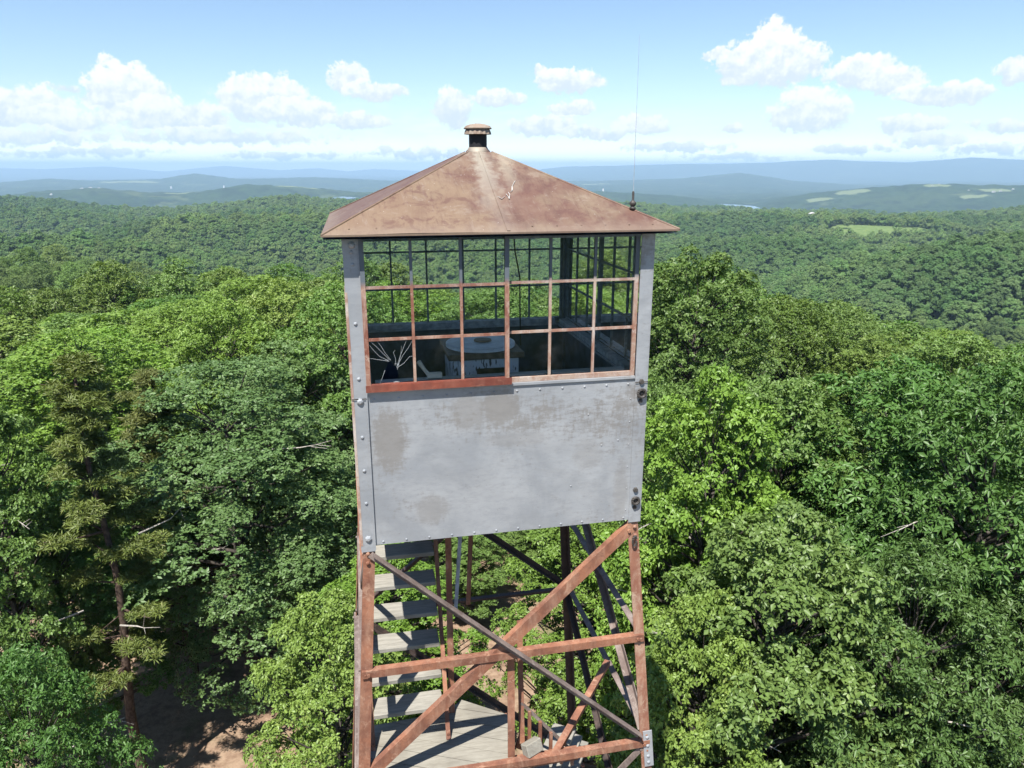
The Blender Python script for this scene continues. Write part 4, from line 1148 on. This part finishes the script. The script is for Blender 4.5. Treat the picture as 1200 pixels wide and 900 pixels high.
# eye bolts and shackle on the right post
for x, z, r in ((W - .045, -1.155, .030), (W - .05, -2.02, .027)):
    pts = [(x + r * math.cos(a), -W - .024, Z(z) + r * math.sin(a)) for a in np.linspace(0, 2 * math.pi, 15)]
    mb = MB().tube(pts, .011, 7, False)
    mb.lathe((x, -W - .004, Z(z)), [(.022, 0), (.018, .012), (.008, .018)], 8, 'y')
    mb.lathe((x, -W - .004, Z(z) + .085), [(.022, 0), (.018, .014)], 6, 'y')
    mb.lathe((x, -W - .004, Z(z) - .062), [(.018, 0), (.014, .012)], 6, 'y')
    part(mb, 'eye_bolt', M['iron'])
pts = [(W - .045 + .017 * math.cos(a), -W - .03, Z(-2.36) + .042 * math.sin(a)) for a in np.linspace(.4, 2 * math.pi - .1, 13)]
part(MB().tube(pts, .008, 6), 'shackle', M['iron'])

# ------------------------------------------------------------------ things in the cab
S = empty('fire_finder_stand', (0, 0, 0), YAW)
tag(S, 'peeling white cabinet with a round dial top standing inside the cab', 'cabinet')
zf, ztp = Z(HB) + .048, Z(-.99)
b = .27
MB().box((-b, -b, zf), (b, b, ztp - .05)).build('cabinet', M['peel'], S)
MB().box((-.075, -b - .012, zf + .30), (.15, -b - .002, ztp - .13)).build('door', M['door_brown'], S)
MB().box((-.31, -.31, ztp - .048), (.31, .31, ztp)).build('tabletop', M['top_brown'], S, bevel=.006)
MB().lathe((0, 0, ztp), [(.29, .002), (.29, .028), (.275, .034), (.10, .036)], 40).build('dial', M['dial'], S)
MB().lathe((.02, 0, ztp + .037), [(.075, 0), (.07, .014), (.03, .018)], 24).build('hub', M['top_brown'], S)
H = empty('hand_tool', (0, 0, 0), YAW)
tag(H, 'small ivory hand tool with an upright handle on the ledge inside the left sash', 'tool')
yl = -W + .09; zl = Z(HS) + .051
MB().box((-.545, yl - .02, zl), (-.44, yl + .02, zl + .04)).build('head', M['bone'], H, bevel=.006)
MB().tube([(-.535, yl, zl + .028), (-.56, yl, zl + .06), (-.602, yl + .0, zl + .125)], [.015, .013, .016], 8).build('handle', M['bone'], H)
Wc = empty('hanging_cord', (0, 0, 0), YAW)
tag(Wc, 'thin black cord hanging from the cab ceiling over the cabinet', 'cord')
MB().tube([(.27, -.05, Z(.06)), (.285, -.05, Z(-.2)), (.325, -.06, Z(-.42)), (.33, -.05, Z(-.7)), (.325, -.1, Z(-.985))], .006, 6).build('cable', M['cord'], Wc, smooth=True)
MB().tube([(.27, -.05, Z(.055)), (.27, -.05, Z(.075))], .02, 10).build('ceiling_hook', M['iron'], Wc)

# ------------------------------------------------------------------ sky, sun, haze, camera
EL, SAZ = RAD(62), RAD(19)       # light travels towards +y, 19 degrees to the right of it
ld = Vector((math.sin(SAZ) * math.cos(EL), math.cos(SAZ) * math.cos(EL), -math.sin(EL)))
sun = bpy.data.lights.new('sun', 'SUN'); sun.energy = 5.0; sun.angle = RAD(0.53); sun.color = (1.0, 0.955, 0.89)
so = bpy.data.objects.new('sun', sun); COL.objects.link(so); so.rotation_euler = ld.to_track_quat('-Z', 'Y').to_euler(); so.location = (0, 0, 100)

def world():
    w = bpy.data.worlds.new('World'); SC.world = w; w.use_nodes = True
    t = NT.__new__(NT); t.t = w.node_tree; t.t.nodes.clear()
    out = t.t.nodes.new('ShaderNodeOutputWorld')
    sky = t.n('ShaderNodeTexSky', {'sky_type': 'NISHITA', 'sun_disc': False, 'sun_elevation': EL, 'sun_rotation': math.atan2(-ld.x, -ld.y), 'altitude': 300, 'air_density': 1.0, 'dust_density': 0.15, 'ozone_density': 1.8})
    tc = t.n('ShaderNodeTexCoord')
    sep = t.n('ShaderNodeSeparateXYZ', Vector=tc.outputs['Generated']); x, y, z = sep.outputs
    az = t.math('ARCTAN2', x, y); el = t.math('ARCSINE', z)
    cb = t.n('ShaderNodeCombineXYZ'); t.set(cb, '0', t.math('MULTIPLY', az, 57.3)); t.set(cb, '1', t.math('MULTIPLY', el, 57.3))
    v0 = cb.outputs[0]
    # ragged edges: displace the lookup with noise
    def nz(vec, s, d, r): return t.noise(vec, s, d, r)
    n1 = nz(v0, .55, 7, .62); mp = t.n('ShaderNodeMapping', Vector=v0, Location=(13.7, 5.1, 0)); n2 = nz(mp.outputs[0], .55, 7, .62)
    X = t.math('ADD', t.math('MULTIPLY', az, 57.3), t.math('MULTIPLY', t.math('SUBTRACT', n1, .5), 1.6))
    Y = t.math('ADD', t.math('MULTIPLY', el, 57.3), t.math('MULTIPLY', t.math('SUBTRACT', n2, .5), 1.5))
    f1 = nz(v0, 1.1, 8, .66)
    mask = None; shade = None
    for cx, cy, wx, up, dn, k in CLOUDS:
        a = pix_dir(cx, cy); A = math.degrees(math.atan2(a[0], a[1])); Eo = math.degrees(math.atan2(a[2], math.hypot(a[0], a[1])))
        sx, su, sd = wx / 15.1, up / 15.1, dn / 15.1
        dx = t.math('DIVIDE', t.math('SUBTRACT', X, A), sx); dy = t.math('SUBTRACT', Y, Eo)
        dyy = t.math('MAXIMUM', t.math('DIVIDE', dy, su), t.math('DIVIDE', dy, -sd))
        d = t.math('ADD', t.math('MULTIPLY', dx, dx), t.math('MULTIPLY', dyy, dyy))
        m = t.math('MULTIPLY', t.math('SUBTRACT', 1.0, d), k)
        mask = m if mask is None else t.math('MAXIMUM', mask, m)
        s = t.math('ADD', t.math('MULTIPLY', dy, 1.0 / (su + sd)), t.math('MULTIPLY', m, .0))
        s = t.math('ADD', s, t.math('MULTIPLY', t.math('MINIMUM', m, 0.0), 3.0))
        shade = s if shade is None else t.math('MAXIMUM', shade, s)
    dens = t.math('ADD', mask, t.math('MULTIPLY', t.math('SUBTRACT', f1, .5), 2.4))
    cov = t.ramp(dens, .0, .42)
    # relief: compare noise with itself shifted towards the sun
    mp2 = t.n('ShaderNodeMapping', Vector=v0, Location=(.25, -.45, 0)); f2 = nz(mp2.outputs[0], 1.1, 8, .66)
    rel = t.math('MULTIPLY', t.math('SUBTRACT', f1, f2), 1.6)
    br = t.ramp(t.math('ADD', t.math('ADD', shade, rel), t.math('MULTIPLY', t.math('SUBTRACT', f1, .5), .5)), -.40, .55)
    ccol = t.mix(br, (CL[0], CL[1], CL[2]), (CH[0], CH[1], CH[2]))
    # thin veil low over the horizon
    band = t.math('MULTIPLY', t.ramp(el, RAD(6), RAD(1.0)), .5)
    mp3 = t.n('ShaderNodeMapping', Vector=v0, Scale=(.35, 1.5, 1)); f3 = nz(mp3.outputs[0], .8, 6, .62)
    veil = t.math('MULTIPLY', band, t.ramp(f3, .40, .70))
    veil = t.math('MULTIPLY', veil, t.ramp(az, RAD(26), RAD(-12)))
    glow = t.math('MULTIPLY', t.ramp(el, RAD(2.6), RAD(.2)), .9)
    c = t.mix(1.0, sky.outputs[0], SKYTINT, 'MULTIPLY')
    c = t.mix(t.math('MINIMUM', veil, .9), c, (CV[0], CV[1], CV[2]))
    c = t.mix(glow, c, (12.0, 12.5, 13.0))
    c = t.mix(t.math('MULTIPLY', cov, .95), c, ccol)
    bg = t.n('ShaderNodeBackground'); t.set(bg, 'Color', c); t.set(bg, 'Strength', .078)
    t.t.links.new(bg.outputs[0], out.inputs[0])
SKYTINT = (0.97, 1.0, 1.04)
CL, CH, CV = (5.0, 5.6, 6.5), (7.1, 7.2, 7.3), (8.4, 9.0, 9.7)
CLOUDS = [  # centre px, centre py, half width, height above, height below, strength
    (128, 72, 13, 8, 7, .8), (75, 101, 15, 6, 5, .6), (18, 128, 62, 22, 18, 1.0), (78, 142, 50, 14, 14, .8), (150, 116, 44, 36, 24, 1.15), (205, 138, 58, 20, 18, .95), (308, 120, 52, 32, 22, 1.2), (352, 134, 48, 18, 16, 1.0), (420, 142, 42, 10, 9, .8),
    (408, 92, 24, 18, 16, .95), (440, 108, 36, 12, 10, .85), (530, 122, 24, 20, 30, .95), (585, 117, 32, 12, 9, .9), (30, 160, 100, 8, 9, .55), (250, 160, 130, 9, 9, .6),
    (668, 96, 42, 15, 11, 1.0), (630, 86, 12, 7, 6, .7), (640, 150, 50, 14, 10, .95), (672, 128, 28, 12, 9, .8), (750, 150, 38, 16, 11, .95), (700, 156, 46, 8, 8, .7), (800, 172, 60, 6, 7, .5),
    (905, 76, 62, 32, 24, 1.15), (908, 44, 18, 22, 14, .9), (845, 66, 22, 10, 9, .8), (1010, 86, 38, 20, 17, .95), (1052, 96, 30, 16, 14, .85), (1108, 110, 48, 13, 12, 1.0), (948, 136, 44, 30, 18, 1.05), (1070, 148, 36, 11, 10, .85), (1092, 164, 40, 9, 8, .7), (1150, 174, 50, 6, 7, .55),
    (1196, 82, 22, 12, 14, .9), (862, 149, 14, 6, 6, .8), (1000, 174, 44, 6, 6, .5), (1180, 148, 38, 7, 7, .5), (500, 180, 80, 6, 7, .5), (860, 184, 70, 5, 5, .45), (100, 178, 90, 5, 6, .45), (330, 182, 80, 5, 5, .45),
]
world()

def haze():
    t = NT('valley_haze')
    pv = t.n('ShaderNodeVolumePrincipled')
    t.set(pv, 'Color', HAZE_COL); t.set(pv, 'Density', HAZE_D); t.set(pv, 'Anisotropy', 0.0)
    m = t.done(pv, 'Volume')
    zl = min(v[2] for v in bpy.data.objects['ground'].bound_box) - 1.0
    zh = max(max(v[2] for v in bpy.data.objects['ground'].bound_box), Z(3.2)) + 2
    o = MB().box((-28500, -28500, zl), (28500, 28500, zh)).build('haze', m)
    tag(o, 'blue summer haze lying over the valleys', 'haze', None, 'stuff')
    print('haze', zl, zh)
HAZE_COL, HAZE_D = (0.46, 0.65, 0.88), 1.08e-4
haze()

cam = bpy.data.cameras.new('camera'); co = bpy.data.objects.new('camera', cam); COL.objects.link(co)
co.location = CAM; co.rotation_euler = (math.pi / 2 - PITCH, 0, 0)
cam.sensor_width = 36; cam.lens = 36 * FPX / 1200; cam.clip_start = .1; cam.clip_end = 120000
SC.camera = co

vs = SC.view_settings
vs.view_transform = 'Standard'; vs.look = 'None'; vs.exposure = 1.05; vs.gamma = 1; vs.use_curve_mapping = False
cy = SC.cycles
cy.use_denoising = True
try: cy.denoiser = 'OPENIMAGEDENOISE'
except Exception: pass
cy.max_bounces = 8; cy.diffuse_bounces = 3; cy.glossy_bounces = 3; cy.transmission_bounces = 4; cy.transparent_max_bounces = 24; cy.volume_bounces = 1
cy.sample_clamp_indirect = 6
cy.use_adaptive_sampling = True; cy.adaptive_threshold = 0.01
cy.caustics_reflective = False; cy.caustics_refractive = False
SC.render.use_persistent_data = False
